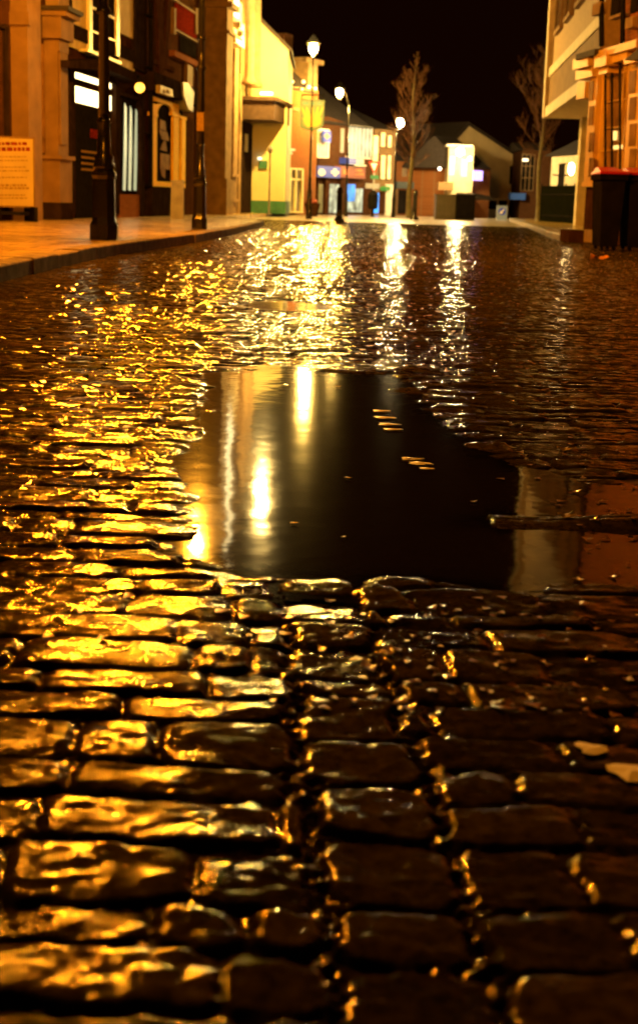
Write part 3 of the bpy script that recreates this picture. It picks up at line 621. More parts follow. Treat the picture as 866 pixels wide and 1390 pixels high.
obj('shop_window', [P2.box(508, 262, 514, 289, 0, .05)], M['lit_blue'], c2)
obj('shop_pillar', [P2.box(524, 250, 533, 291, 0, .1, floor=FZ)], M['white'], c2)
obj('shop_window', [P2.box(515.5, 260, 523, 290, 0, .04)], M['brown'], c2)
# brown row behind the bare tree
P3 = Wall((at(537, 240, 68)[0], 68), (at(607, 240, 70)[0], 70))
c3 = thing('terrace_building', 'dim brown brick building with dark shopfronts behind the bare tree', 'building', P3.pp(570, 250, -3))
obj('wall', [P3.box(537, 218, 606, 294, -6, 0, floor=FZ)], M['brick_orange'], c3); back_roof(P3, 536, 608, 176, 218, 3.5, c3)
obj('fascia', [P3.box(539, 247, 568, 256, 0, .2)], mat('grey_blue_fascia', (.10, .13, .16), .5, .2), c3)
objs('shop_window', [P3.box(541, 258, 551, 290, 0, .05), P3.box(559, 262, 566, 288, 0, .05)], M['glass'], c3)
obj('shop_window', [P3.box(581, 269, 589, 289, 0, .05)], M['lit_cool'], c3)
objs('pillar', [P3.box(535.8+1.4, 256, 540, 292, 0, .12, floor=FZ), P3.box(552, 258, 558, 292, 0, .1, floor=FZ)], M['cream'], c3)
objs('window', [P3.box(546, 228, 552, 240, 0, .04), P3.box(584, 224, 590, 243, 0, .04)], M['lit_dim'], c3)
# floodlit white building
P4 = Wall((at(595, 240, 65.5)[0], 65.5), (at(643, 240, 65.5)[0], 65.5))
c4 = thing('white_building', 'white rendered pub front brightly lit by its wall lamp', 'building', P4.pp(620, 250, -3))
obj('wall', [P4.box(607.5, 199, 641, 294, -5, 0, floor=FZ)], M['render'], c4)
obj('parapet', [P4.box(606.5, 196, 642, 199, -5, .1)], M['white'], c4)
obj('lower_bay', [P4.box(594.5, 247, 615, 258, 0, .7)], M['cream'], c4)
objs('window', [P4.box(610, 212, 617, 238, 0, .05), P4.box(626, 216, 634, 240, 0, .05)], glow('pub_glare_pane', (1, .8, .4), 2.5), c4)  # emission put into the panes to match the glare of the overexposed front
# orange brick building with lilac sign
P5 = Wall((at(641.5, 240, 66)[0], 66), (at(664, 240, 67)[0], 67))
c5 = thing('brick_house', 'narrow orange brick house with a glowing lilac sign and dark roof', 'building', P5.pp(652, 250, -3))
obj('wall', [P5.box(642, 228, 664, 294, -4, 0, floor=FZ)], M['brick_orange'], c5)
back_roof(P5, 638, 667, 190, 228, 2, c5)
obj('awning', [P5.poly([(643, 262), (665, 266), (669, 272), (643, 266)], 0, 1.0)], M['slate'], c5)
o = obj('lit_sign', [P5.box(642, 231.5, 655, 245, .12, .3)], M['lit_lilac'], None); tag(o, 'glowing lilac square sign on the orange brick house', 'sign')
o = obj('wall_light', [ball(P5.pp(637.5, 215.5, .7), .1, 10, 6)], bulb_mat('small_lamp', (1, .9, .7), 5), None); tag(o, 'small round white light right of the floodlit white front', 'lamp')
o = obj('wall_light', [ball(P4.pp(596.5, 229, .3), .085, 10, 6)], BULB['small_lamp'], None); tag(o, 'small round white light left of the floodlit white front', 'lamp')
# wide gabled house
P6 = Wall((at(628, 240, 72)[0], 72), (at(706, 240, 74)[0], 74))
c6 = thing('gabled_house', 'wide pale rendered house with a tall gable sloping down to the right', 'building', P6.pp(670, 250, -3))
obj('wall', [P6.poly([(612, 296), (706, 296), (706, 213), (637, 168), (612, 196)], -7, 0)], mat('dull_render', (.6, .5, .32), .8, .1, 2), c6)
obj('roof', [P6.poly([(636, 165), (709, 213), (709, 217), (637, 170)], -7.2, .12), P6.poly([(609, 196), (636.5, 165), (637.5, 170), (610, 200)], -7.2, .12)], M['slate'], c6)
objs('window', [P6.box(692, 225, 695, 250, 0, .05), P6.box(698, 225, 701, 250, 0, .05)], M['glass'], c6)
ls = obj('low_shopfront', [P6.box(657, 268, 690, 296, 0, 1.5, floor=FZ)], M['render'], c6); objs('shop_window', [P6.box(660, 272, 674, 284, 1.5, 1.53), P6.box(677, 272, 688, 282, 1.5, 1.53)], M['glass'], ls)
# building with tall windows
P7 = Wall((at(703, 240, 70)[0], 70), (at(736, 240, 70)[0], 70))
c7 = thing('windowed_building', 'dark low building with large barred windows and a blue fascia', 'building', P7.pp(718, 250, -3))
obj('wall', [P7.box(706.5, 203, 745, 298, -4, 0, floor=FZ)], M['brick_brown'], c7); back_roof(P7, 705, 746, 194, 203, 3, c7)
obj('window', [P7.box(708, 210, 724, 258, 0, .05)], M['glass'], c7)
obj('window_bar', [P7.box(707+i*5.6, 209, 708+i*5.6, 259, .05, .1) for i in range(4)]+[P7.box(708, y, 724, y+1, .05, .09) for y in (209, 225, 241, 258)], M['stone'], c7)
obj('fascia', [P7.box(691, 262, 713, 271, 0, .5)], mat('bright_blue_fascia', (.02, .12, .7), .5, .1), c7)
o = obj('wall_light', [P7.box(710, 215.5, 716.5, 218.5, .2, .5)], bulb_mat('warm_lamp', (1, .75, .4), 4), None); tag(o, 'small oblong light above the barred windows', 'lamp')
# pale house behind the railings
P8 = Wall((at(746, 240, 62)[0], 62), (at(790, 240, 58)[0], 58))
c8 = thing('pale_house', 'pale rendered house with a dark roof behind the black railings', 'building', P8.pp(765, 250, -3))
obj('wall', [P8.box(746, 212, 783, 300, -4, 0, floor=.11)], M['render'], c8); back_roof(P8, 738, 784, 180, 212, 2.5, c8)
obj('window', [P8.box(757, 222, 764, 262, 0, .05)], M['glass'], c8)
wl = at(775, 229, 56.5)
wt = thing('wall_lamp', 'bright bracket lamp on the pale house under the concrete overhang', 'wall lamp', wl)
obj('lamp_head', [lathe(wl[0], wl[1], [(.05, wl[2]-.25), (.11, wl[2]-.12), (.11, wl[2]+.14), (.05, wl[2]+.22)], 10)], bulb_mat('right_wall_bulb', PALE, 60), wt)
obj('bracket', [tube([(wl[0], wl[1], wl[2]-.25), (wl[0]-.5, wl[1], wl[2]-.28), (wl[0]-.75, wl[1], wl[2]-.26)], .03), tube([(wl[0], wl[1], wl[2]+.2), (wl[0], wl[1]+2.0, wl[2]+.25)], .025)], M['black'], wt)
# ------------------------------------------------------------------ right side
R1 = Wall((6.5, 42), (5.45, 26.9))
r1 = thing('concrete_building', 'modern building with a jutting upper storey, pale edge fascia and rows of windows', 'building', (8.5, 35, .11))
uE = 0.0; uN = R1.U(800, 60)[0]; zb = R1.U(737, 165)[1]; zf = R1.U(737, 106)[1]
obj('upper_wall', [R1.bx(uE+.42, zb+.02, uN+2.5, 12.5, -6, 0)], mat('ochre_brick', (.30, .20, .10), .8, .2, 8), r1)
obj('edge_fascia', [R1.bx(uE, zb, uE+.42, 12.6, -6, .18), R1.bx(uE+.42, zb, uN+2.5, zb+.28, -6.02, .14), R1.bx(uE+.42, zf-.25, uN+2.5, zf, 0, .10)], mat('pale_concrete', (.52, .45, .32), .7, .15, 4, bump=.004, bscale=20), r1)
obj('band_panel', [R1.bx(uE+.42, zb+.28, uN+2.5, zf-.25, 0, .06)], M['cream'], r1)
for i in range(5):
    ua = uE+1.5+i*2.7
    w_ = obj('window', [R1.bx(ua, zf+.9, ua+1.5, zf+3.0, 0, .03)], M['glass'], r1)
    obj('frame', [R1.bx(ua-.08, zf+.8, ua+1.58, zf+.9, 0, .12), R1.bx(ua-.08, zf+3.0, ua+1.58, zf+3.1, 0, .1), R1.bx(ua-.08, zf+.9, ua, zf+3.0, 0, .1), R1.bx(ua+1.5, zf+.9, ua+1.58, zf+3.0, 0, .1), R1.bx(ua+.72, zf+.9, ua+.78, zf+3.0, .03, .08)], M['stone'], w_)
obj('ground_wall', [R1.bx(uE+4.5, .11, uN+2.5, zb, -6, -1.35)], M['render'], r1)
pl_ = obj('pillar', [R1.bx(R1.U(783, 220, -.9)[0], .11, R1.U(783, 220, -.9)[0]+.5, zb, -1.345, -.9)], M['render'], r1)
gl = obj('ground_window', [R1.bx(uE+5, .5, uE+7, zb-.5, -1.345, -1.3)], M['glass'], r1)
# Georgian shop with bow window
R2 = Wall((at(791, 200, 26)[0], 26), (at(905, 200, 22)[0], 22))
r2 = thing('bow_fronted_shop', 'orange painted shop front with pilasters, consoles and small paned bow window', 'building', (6.6, 25, .02))
uL, uR_ = 0.05, R2.L
obj('wall', [R2.bx(R2.U(811, 100)[0], .02, uR_+2.5, 9, -4, -.35)], M['brick_red'], r2)
GO = mat('ochre_shop_paint', (.58, .37, .10), .4, .12, 4, bump=.003, bscale=15)
obj('pilaster', [R2.box(796, 105, 806, 247, -.35, .12), R2.box(806, 103, 815, 247, -.35, .02)], GO, r2)
obj('pilaster', [R2.box(850, 84, 868, 240, -.35, .10)], GO, r2)
objs('pilaster_pane', [R2.box(798.5, y, 804.5, y+26, .12, .135) for y in (110, 144, 180, 214)]+[R2.box(853, y, 862, y+30, .10, .115) for y in (96, 132, 168, 202)], M['amber_glass'], r2)
obj('console', [R2.box(777, 78, 797, 92, -.3, .32), R2.box(781, 88, 803, 106, -.3, .22), R2.box(806, 72, 822, 90, -.3, .30), R2.box(812, 90, 824, 100, -.3, .2), R2.box(782, 112, 793, 134, -.3, .15)], GO, r2)
obj('console_roof', [R2.box(781, 70, 806, 78, -.3, .36)], M['slate'], r2)
obj('cornice', [R2.box(806, 62, 862, 72, -.35, .28), R2.box(822, 72, 850, 84, -.35, .2), R2.box(846, 76, 875, 84, -.35, .3)], GO, r2)
obj('porch_roof', [R2.poly([(846, 82), (880, 54), (880, 76), (870, 80)], -.3, .5)], M['slate'], r2)
bw = obj('bow_window', [R2.box(815, 84, 850, 240, -.35, -.06)], M['amber_glass'], r2)
obj('glazing_bars', [R2.box(x, 84, x+1.4, 240, -.06, .0) for x in (817, 841, 847)]+[R2.box(815, y, 850, y+1.6, -.06, -.01) for y in (100, 136, 172, 203, 234)], GO, bw)
obj('iron_bars', [tube([R2.pp(x, 84, .1), R2.pp(x, 240, .1)], .022) for x in (821, 830, 841)], M['black'], bw)
obj('warm_light_inside', [R2.box(832, 197, 844, 202, -.06, .005), R2.box(829, 178, 832, 190, -.06, .006)], glow('inner_lamp', (1, .6, .15), 2), bw)
obj('sill', [R2.box(789, 247, 815, 253, -.35, .22), R2.box(815, 240, 880, 248, -.35, .2)], GO, r2)
obj('stall_riser', [R2.box(793, 254, 806, 312, -.35, .12), R2.box(806, 250, 890, 318, -.35, .05, floor=.02)], M['brown'], r2)
obj('plinth', [R2.box(792, 312, 808, 332, -.35, .2, floor=.02)], M['stone'], r2)
objs('upper_window', [R2.box(829, -20, 839, 20, -.35, -.3), R2.box(856, -30, 864, 16, -.35, -.3)], M['glass'], r2)
objs('window_sill', [R2.box(826, 20, 842, 24, -.35, -.2), R2.box(848, 24, 858, 38, -.35, -.1)], M['stone'], r2)
obj('downpipe', [tube([R2.pp(816, -60, -.25), R2.pp(816, 62, -.25)], .05, 8)], M['black'], r2)
obj('downpipe', [tube([R2.pp(846, -60, -.2), R2.pp(845, 25, -.2), R2.pp(844, 62, -.2)], .045, 8)], M['black'], r2)
obj('wall_vent', [R2.box(803, 4, 813, 20, -.35, -.2)], M['stone'], r2)
# low step
q0 = G(757, 327); o = obj('stone_step', [box(q0[0]+.02, q0[1]-1.0, .0, q0[0]+.5, q0[1]-.05, .22), box(q0[0]+.02+.48+.005, q0[1]-1.0, .0, q0[0]+.62, q0[1]-.05, .12)], M['brown'], None); tag(o, 'low dark step at the road edge beside the ochre shop front', 'step')
# wheelie bins
def bin_(X, Y, lab, w=.62, h=1.12, d=.72):
    t_ = thing('wheelie_bin', lab, 'bin', (X, Y, .012), 'large wheelie bins by the ochre shop')
    b_ = .05
    V = [(X-w/2+b_, Y-d/2+b_, .07), (X+w/2-b_, Y-d/2+b_, .07), (X+w/2-b_, Y+d/2-b_, .07), (X-w/2+b_, Y+d/2-b_, .07), (X-w/2, Y-d/2, h), (X+w/2, Y-d/2, h), (X+w/2, Y+d/2, h), (X-w/2, Y+d/2, h)]
    obj('body', [quadbox(V), box(X-w/2-.025, Y-d/2-.025, h-.08, X+w/2+.025, Y+d/2+.025, h)], M['plastic_black'], t_)
    obj('lid', [([(X-w/2-.03, Y-d/2-.05, h+.003), (X+w/2+.03, Y-d/2-.05, h+.003), (X+w/2+.03, Y+d/2+.03, h+.003), (X-w/2-.03, Y+d/2+.03, h+.003), (X-w/2-.03, Y-d/2-.05, h+.035), (X+w/2+.03, Y-d/2-.05, h+.035), (X+w/2-.05, Y+d/2-.02, h+.12), (X-w/2+.05, Y+d/2-.02, h+.12)], quadbox([0]*8)[1])], M['red'], t_)
    for s_ in (-1, 1):
        for e_ in (-1, 1):
            cx, cy = X+s_*(w/2-.09), Y+e_*(d/2-.12)
            V2, F2 = lathe(0, 0, [(.06, -.02), (.06, .02)], 10); obj('wheel', [([(cx+z, cy+x, .075+y) for x, y, z in V2], F2)], M['black'], t_)
    return t_
bx1 = at(824, 300, 20.8)[0]; bin_(bx1, 20.9, 'black wheelie bin with a red lid, left of the two beside the ochre shop', w=.36*1.0+.0)
bin_(bx1+.18+.05+.36, 20.95, 'black wheelie bin with a red lid, wider one cut off by the right edge', w=.68)
# railings behind right kerb
RL = Wall((at(733, 280, 50)[0], 50), (at(781, 280, 46)[0], 46))
rl = thing('railings', 'black slatted gate and railings below the concrete overhang', 'railings', RL.pp(757, 298, 0))
obj('rail', [RL.box(733, 263, 780, 265, -.03, .03), RL.box(733, 292, 780, 294, -.03, .03)], M['black'], rl)
nb = 26; obj('slats', [RL.bx(RL.L*(i+.1)/nb, .11, RL.L*(i+.1)/nb+RL.L/nb*.55, 1.35+.06*(i % 6 == 0), -.012, .012) for i in range(nb)], mat('dark_green_railing', (.008, .009, .004), .8, .2, spec=0), rl)
obj('bollard_tops', [], M['black'], rl) if False else None
# ------------------------------------------------------------------ street furniture
def street_lamp(X, Y, z0, H, lab, base_r=.14, shaft=.05, notice=False, kind='lantern', col=SODIUM, s=2000, head=None, br=.085):
    t_ = thing('street_lamp', lab, 'street lamp', (X, Y, z0), 'street lamps along the street')
    k = base_r
    obj('base', [lathe(X, Y, [(k*1.22, z0-.002), (k*1.22, z0+.16), (k*1.05, z0+.2), (k, z0+.24), (k*.94, z0+.66), (k*1.06, z0+.70), (k*1.06, z0+.73), (k*.8, z0+.76)], 8, math.pi/8)], M['lamp_black'], t_)
    obj('collar', [lathe(X, Y, [(k*.8, z0+.76), (k*.95, z0+.80), (k*.72, z0+.85), (k*.85, z0+.90), (k*.6, z0+.94), (k*.5, z0+1.25), (k*.62, z0+1.28), (k*.5, z0+1.31)], 16)], M['lamp_black'], t_, smooth=True)
    obj('shaft', [lathe(X, Y, [(shaft*1.15, z0+1.31), (shaft, z0+2.4), (shaft*1.5, z0+2.42), (shaft*1.5, z0+2.46), (shaft, z0+2.49), (shaft*.9, z0+2.85), (shaft*1.4, z0+2.87), (shaft*.9, z0+2.91), (shaft*.75, H-.3)], 14)], M['lamp_black'], t_, smooth=True)
    hx, hy, hz = head if head else (X, Y, H)
    if head: obj('arm', [tube([(X, Y, H-.32), (X+(hx-X)*.3, Y, H+.08), (hx, hy, hz+.16)], .03)], M['lamp_black'], t_)
    lanr = .2
    ln = obj('lantern', [lathe(hx, hy, [(.05, hz-.30), (.11, hz-.24), (.09, hz-.22)], 4, math.pi/4), lathe(hx, hy, [(.27, hz+.14), (.30, hz+.17), (.10, hz+.36), (.03, hz+.42)], 4, math.pi/4)]+[tube([(hx+math.cos(a)*.10, hy+math.sin(a)*.10, hz-.24), (hx+math.cos(a)*.26, hy+math.sin(a)*.26, hz+.15)], .010, 4) for a in [math.pi/4+i*math.pi/2 for i in range(4)]], M['lamp_black'], t_)
    obj('bulb', [ball((hx, hy, hz), br, 12, 8, 1.15)], bulb_mat('bulb_%d' % len(BULB), col, s), ln, smooth=True)
    if notice: obj('notice', [box(X-.055, Y-shaft-.012, z0+1.5, X+.055, Y-shaft-.004, z0+1.78)], M['ink'], t_)
    return t_
a1 = G(142, 325, PZ); street_lamp(a1[0], a1[1], PZ, 4.9, 'large black cast iron lamp post with an octagonal base, nearest on the left pavement', .135, .055, s=13000)
street_lamp(-2.62, 8.9, PZ, 4.9, 'black cast iron lamp post next along the kerb towards the camera, outside the photo', .135, .055, s=4200)
a2 = G(271, 311, PZ); street_lamp(a2[0], a2[1], PZ, 5.0, 'slimmer black lamp post with a small notice, in front of the stone pier', .105, .05, notice=True, s=7000, col=(1, .36, .02))
h3 = at(424.5, 66, 45); street_lamp(h3[0]+.02, 45, FZ, h3[2], 'tall lamp post shining above the wheat sign, highest light in the photo', .09, .03, s=7500, col=WARM, br=.125)
h4 = at(461, 126, 56); f4 = at(472, 200, 56); street_lamp(f4[0], 56, FZ, h4[2]-.15, 'lamp post with a side arm in front of the blue fascia shop', .08, .035, s=3000, col=WARM, br=.125, head=h4)
h5 = at(543, 167, 58); f5 = at(537, 200, 58); street_lamp(f5[0], 58, FZ, h5[2]-.1, 'lamp post just left of the tall bare tree', .08, .035, s=3300, col=PALE, br=.13, head=h5)
h7 = at(371, -112, 43.6); hw = S.pt(23.7, h7[2]+.4, 0)
t7 = thing('wall_lamp', 'lamp on a long bracket high on the bank building, above the top of the photo', 'wall lamp', h7)
obj('lamp_head', [ball(h7, .12)], bulb_mat('bank_wall_bulb', (1, .62, .16), 5500), t7, smooth=True); obj('bracket', [tube([(h7[0], h7[1], h7[2]+.12), (h7[0], h7[1], h7[2]+.42), (hw[0], h7[1], h7[2]+.5)], .035)], M['lamp_black'], t7)
h6 = at(624, 206, 63.4)
t6 = thing('wall_lamp', 'bright lamp on a bracket on the white pub front', 'wall lamp', h6)
obj('lamp_head', [ball(h6, .16)], bulb_mat('pub_wall_bulb', PALE, 1100), t6, smooth=True); obj('bracket', [tube([(h6[0], h6[1], h6[2]+.15), (h6[0], h6[1]+2.0, h6[2]+.2)], .03)], M['lamp_black'], t6)
def bollard(px, py, h, lab, r=.085):
    q = G(px, py); t_ = tag(obj('bollard', [lathe(q[0], q[1], [(r*1.9, 0), (r*1.9, .06), (r*1.2, .16), (r*1.05, .2), (r*.95, h*.82), (r*1.25, h*.83), (r*1.25, h*.86), (r, h*.87), (r, h*.93), (r*.6, h)], 12)], M['lamp_black'], None, smooth=True), lab, 'bollard', 'black cast iron bollards')
bollard(460, 302, 1.02, 'black bollard in front of the blue fascia shop, leftmost of the three')
bollard(562, 299, 1.1, 'black bollard just right of the bare tree trunk')
q = G(722, 298); tag(obj('bollard', [lathe(q[0], 50, [(.12, .11), (.12, .2), (.08, .25), (.075, 1.0), (.1, 1.02), (.05, 1.12)], 12)], M['lamp_black'], None), 'black bollard at the right kerb by the railings', 'bollard', 'black cast iron bollards')
# sign on left pavement
SB = Wall((at(-30, 240, 23.4)[0], 23.4), (at(48, 240, 23.9)[0], 23.9))
sbt = thing('sandwich_board', 'large yellowish notice board with red heading and rows of grey text on black feet', 'sign board', SB.pp(8, 285, 0))
obj('board', [SB.box(-30, 187, 46, 279, -.03, .0)], M['paper'], sbt)
obj('frame', SB.frame(-31, 185, 48, 281, 1.6, -.035, .012), M['cream'], sbt)
rr = random.Random(9); HD = {}; TX = {}
for row, (y, hgt) in enumerate([(193, 4), (200, 5)]):
    x = -26
    while x < 38: l = rr.uniform(3, 9); HD.setdefault(y, []).append(SB.box(x, y, min(x+l, 41), y+hgt, 0, .004)); x += l+1.6
for y in (212, 217, 226, 231, 240, 250, 254, 264, 268):
    x = -26; big = y in (250, 254)
    while x < 36: l = rr.uniform(2, 6); TX.setdefault(y, []).append(SB.box(x, y, min(x+l, 40), y+(3.0 if big else 1.8), 0, .003)); x += l+1.3

for y, l_ in HD.items(): obj('heading_line', l_, M['poster_red'], sbt)
for y, l_ in TX.items(): obj('text_line', l_, M['ink'], sbt)
obj('foot', [SB.bx(SB.L-.75, PZ, SB.L-.68, SB.U(8, 281)[1], -.3, .25), SB.bx(SB.L-.1, PZ, SB.L-.04, SB.U(40, 281)[1], -.3, .25), SB.bx(SB.L-.75, PZ+.1, SB.L-.04, PZ+.16, -.05, .0)], M['black'], sbt)
# pale A-board by shop 3
q = G(240, 300, PZ); ab = thing('a_board', 'small pale grey folding board beside the arched window', 'sign board', (q[0], q[1]+2, PZ))
X, Y = at(241, 275, 31.5)[0], 31.5
obj('panel', [quadbox([(X-.14, Y-.12, PZ), (X+.14, Y-.12, PZ), (X+.14, Y-.09, PZ), (X-.14, Y-.09, PZ), (X-.14, Y-.02, PZ+.85), (X+.14, Y-.02, PZ+.85), (X+.14, Y+.01, PZ+.85), (X-.14, Y+.01, PZ+.85)])], M['grey'], ab)
obj('panel', [quadbox([(X-.14, Y+.12, PZ), (X+.14, Y+.12, PZ), (X+.14, Y+.15, PZ), (X-.14, Y+.15, PZ), (X-.14, Y+.015, PZ+.85), (X+.14, Y+.015, PZ+.85), (X+.14, Y+.045, PZ+.85), (X-.14, Y+.045, PZ+.85)])], M['grey'], ab)
# give way sign and litter bin
gy = 60.0; GW = Wall((at(498, 240, gy)[0], gy), (at(516, 240, gy)[0], gy))
gw = thing('give_way_sign', 'white triangular road sign with a red border, point down, on a grey pole', 'road sign', GW.pp(508, 292, 0))
tri = [(500.5, 219.5), (515, 219.5), (507.8, 236)]
obj('plate', [GW.poly(tri, .03, .045)], M['white'], gw); obj('red_border', ring(tri, .60, GW, .045, .055), M['red'], gw)
obj('pole', [lathe(GW.pp(507.5, 240, 0)[0], gy, [(.035, FZ), (.035, GW.U(507, 218)[1])], 8)], M['grey'], gw)
obj('small_plate', [GW.box(503, 238, 514, 243, .03, .045)], M['green'], gw)
X = at(506, 280, 58.5)[0]; lb = thing('litter_bin', 'black litter bin on a short pedestal in front of the give way sign', 'litter bin', (X, 58.5, FZ))
obj('body', [lathe(X, 58.5, [(.16, .32), (.2, .38), (.21, .92), (.17, .98), (.05, 1.1)], 12)], M['black'], lb); obj('pedestal', [lathe(X, 58.5, [(.12, FZ), (.05, .06), (.05, .32)], 10)], M['black'], lb)
# blue roundel keep-left bollard
X = at(681, 290, 60)[0]; kb = thing('keep_left_bollard', 'white traffic bollard with a blue round arrow sign', 'road sign', (X, 60, FZ))
KB = Wall((X-.3, 60), (X+.3, 60))
obj('body', [KB.bx(.08, FZ, .52, .62, -.2, 0)], glow('lit_bollard_plastic', (1, .85, .4), .2), kb)
obj('roundel', [KB.poly([(.3+.16*math.cos(i*math.pi/10), .38+.16*math.sin(i*math.pi/10)) for i in range(20)], 0, .02, px=False)], M['blue'], kb)
obj('arrow', [KB.poly([(.21, .28), (.22, .4), (.26, .37), (.36, .48), (.39, .45), (.29, .34), (.33, .3)], .02, .03, px=False)], M['white'], kb)
# utility cabinets
X0 = at(591, 290, 56)[0]; X1 = at(618, 290, 56)[0]; X2 = at(643, 290, 56)[0]
uc = thing('utility_cabinet', 'olive green street cabinet, left of the two boxes before the lit white front', 'cabinet', ((X0+X1)/2, 56.4, FZ))
obj('body', [box(X0, 56, FZ, X1-.01, 56.8, .95)], M['olive'], uc); obj('door', [box(X0+.05, 55.98, .1, (X0+X1)/2-.01, 56, .88), box((X0+X1)/2+.01, 55.98, .1, X1-.06, 56, .88)], M['olive'], uc); obj('cap', [box(X0-.03, 55.96, .95, X1+.0, 56.84, 1.0)], M['olive'], uc)
uc = thing('utility_cabinet', 'near black street cabinet, right of the two boxes before the lit white front', 'cabinet', ((X1+X2)/2, 56.4, FZ))
obj('body', [box(X1+.01, 55.8, FZ, X2, 56.7, .97)], M['plastic_black'], uc); obj('door', [box(X1+.06, 55.78, .1, X2-.06, 55.8, .9)], M['plastic_black'], uc); obj('cap', [box(X1+.01, 55.75, .97, X2+.03, 56.75, 1.02)], M['plastic_black'], uc)
# ------------------------------------------------------------------ bare trees
def bare_tree(X, Y, z0, H, spread, lab, n1=46, seed=1, tr=.11, clear=.30):
    r = random.Random(seed); t_ = thing('bare_tree', lab, 'tree', (X, Y, z0), 'bare trees at the end of the street')
    N = 12; pts = [(X+.05*math.sin(i*.9+seed), Y+.05*math.cos(i*1.3), z0-.01+(H)*i/N) for i in range(N+1)]
    obj('trunk', [tube(pts, [max(tr*(1-i/N)**.8, .012)*(1.35 if i == 0 else 1) for i in range(N+1)], 8)], M['bark'], t_, smooth=True, recalc=False)
    sh = []
    def lerp(s): s *= N; i = min(int(s), N-1); a, b = Vector(pts[i]), Vector(pts[i+1]); return a.lerp(b, s-i)
    def branch(p, d, L, rad, lvl):
        k = 5 if lvl < 2 else 3; P = [p]; dd = d.copy()
        for i in range(k):
            dd = (dd+Vector((r.uniform(-.16, .16), r.uniform(-.16, .16), r.uniform(-.02, .16)))).normalized(); P.append(P[-1]+dd*L/k)
        sh.append(tube(P, [rad*(1-.8*i/k) for i in range(k+1)], 4 if lvl == 0 else 3))
        if lvl < 3:
            for j in range((10, 7, 5)[lvl]):
                i = r.uniform(.15, 1)*k; a = int(min(i, k-1)); q_ = P[a].lerp(P[a+1], min(i-a, 1))
                ax = Vector((r.uniform(-1, 1), r.uniform(-1, 1), r.uniform(-.1, .9))).normalized()
                branch(q_, (dd*.9+ax*.75).normalized(), L*r.uniform(.28, .5), max(rad*.5, .0022), lvl+1)
    for i in range(n1):
        s = clear+(1-clear)*(i+r.random())/n1; env = spread*min(1, (s-clear+.12)/.25)*(1-((s-clear)/(1-clear))**1.5*.93)
        a = i*2.4+r.uniform(-.4, .4); d = Vector((math.cos(a), math.sin(a), r.uniform(.7, 1.3))).normalized()
        branch(lerp(s), d, env*r.uniform(.6, 1.45), .016*(1-s)+.006, 0)
    obj('crown', sh, M['twig'], t_, recalc=False)
X, Y = at(553, 290, 56.5)[0], 56.5; zt = at(566, 72, Y)[2]; bare_tree(X+.08, Y, FZ, zt, 1.25, 'tall slender bare tree with a conical crown and mossy trunk, lit orange', seed=3)
X, Y = at(729, 290, 54)[0], 54; bare_tree(X, Y, .11, 6.6, 1.7, 'darker bare tree partly hidden by the concrete building', n1=34, seed=8, tr=.1, clear=.32)
# ------------------------------------------------------------------ leaves and litter
def leaf_mesh(cx, cy, cz, r, ang, rnd, curl=.35, n=9, tilt=0.0, sq=.7):
    V = []; 
    for i in range(n):
        a = 2*math.pi*i/n; rr_ = r*(.55+.45*abs(math.cos(a*1.5)))*rnd.uniform(.8, 1.15); x = rr_*math.cos(a); y = rr_*sq*math.sin(a)
        V.append((cx+x*math.cos(ang)-y*math.sin(ang), cy+x*math.sin(ang)+y*math.cos(ang), cz+curl*r*rnd.uniform(-.1, 1)*(abs(x)/r)))
    V.append((cx, cy, cz+r*.08)); V = [(x, y, z+tilt*(r-(y-cy))) for x, y, z in V]; V2 = [(x, y, z-.0012) for x, y, z in V]
    return (V+V2, [(i, (i+1) % n, n) for i in range(n)]+[((i+1) % n+n+1, i+n+1, n+n+1) for i in range(n)]+[(i, i+n+1, (i+1) % n+n+1, (i+1) % n) for i in range(n)])
leafm = mat('wet_fallen_leaf', (.30, .14, .04), .3, .5, 40, coat=.9, coat_r=.08, bump=.002, bscale=120)
rn = random.Random(21); LP = []
for i in range(2300):
    Y = 1.6+36*rn.random()**1.6; side = rn.random()
    X = rn.uniform(-.2, 4.2) if side < .82 else rn.uniform(-2.0, .2)
    if X > .26*Y+.6: X = rn.uniform(0, .25*Y)
    if 2.1 < Y < 5.1 and -.4 < X < .5 and rn.random() < .93: continue
    LP.append((X, Y, rn.uniform(.008, .018)*(1 if Y > 4 else .75)*(1+.02*Y)))
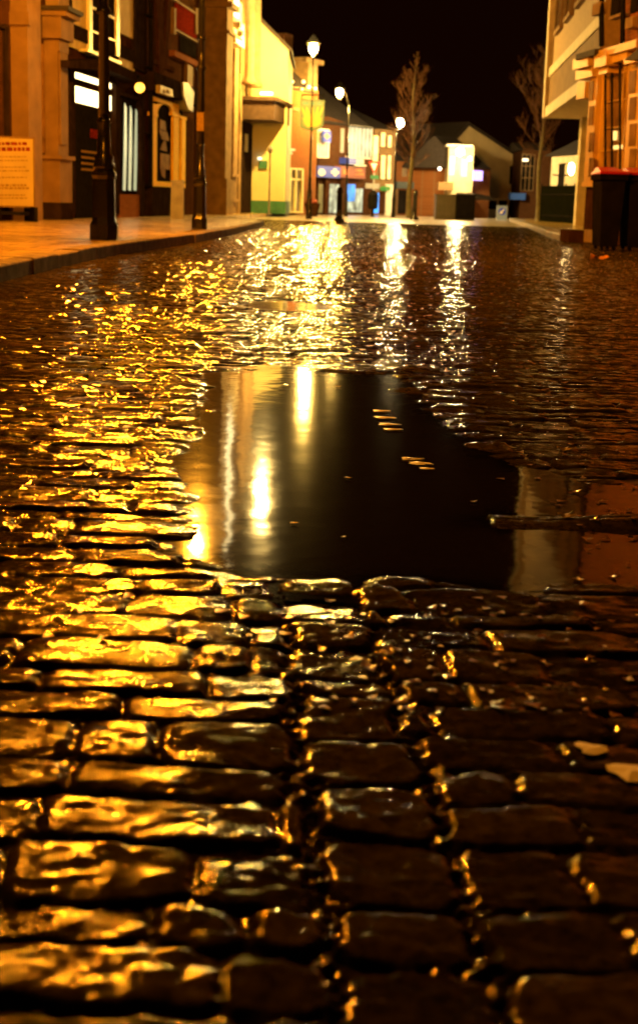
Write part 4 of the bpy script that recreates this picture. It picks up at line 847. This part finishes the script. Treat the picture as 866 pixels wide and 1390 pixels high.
A_ = np.array(LP); zz, *_ = setts(A_[:, 0].copy(), A_[:, 1].copy())
struct(obj('fallen_leaves', [leaf_mesh(X, Y, max(float(z), WATER_Z)+.003, s_, rn.uniform(0, 6.28), rn, rn.uniform(.1, .8), 6) for (X, Y, s_), z in zip(LP, zz)], leafm, recalc=False), 'stuff')
def one_leaf(px, py, r, lab, m, curl=.15, name='fallen_leaf', cat='leaf', ang=0.3, sq=.7):
    X, Y = G(px, py); gx, gy_ = np.meshgrid(np.linspace(X-r, X+r, 9), np.linspace(Y-r, Y+r, 9)); z = max(float(setts(gx, gy_)[0].max()), WATER_Z)
    o = obj(name, [leaf_mesh(X, Y, z+.002, r, ang, random.Random(px), curl, 14, .0, sq)], m, None, smooth=False); tag(o, lab, cat, 'separate fallen leaves')
pale = mat('pale_leaf', (.95, .92, .75), .5, .05, 60, bump=.001, bscale=150, coat=.6, coat_r=.45); gold = mat('yellow_leaf', (.55, .42, .08), .4, .3, 40, coat=.5)
one_leaf(802, 1024, .019, 'small cream leaf lying on the dark setts near the right edge', pale, .1, sq=1.15)
one_leaf(856, 1056, .030, 'larger cream leaf cut by the right edge of the photo', pale, .1, sq=1.0)
for px, py, r, l in [(516, 557, .03, 'pale flake floating at the top of the short row left of centre right'), (520, 566, .035, 'second pale flake down in the upper floating row'), (526, 575, .035, 'third pale flake down in the upper floating row'), (531, 582, .03, 'lowest pale flake of the upper floating row'), (558, 622, .03, 'pale flake at the top of the lower floating pair'), (570, 628, .035, 'widest pale flake of the lower floating pair'), (578, 635, .02, 'small pale flake below the lower floating pair')]:
    one_leaf(px, py, r, l, pale, .05, ang=0)  # flat pale flakes set in two short rows on the water
one_leaf(768, 612, .03, 'curled yellow leaf on the setts right of the water', gold, .5)
one_leaf(768, 705, .022, 'yellow leaf on the wet setts beside the right arm of the puddle', gold, .5)
one_leaf(812, 352, .14, 'big crumpled orange leaf in front of the bins', mat('orange_leaf', (.6, .25, .05), .4, .3, 20), .8)
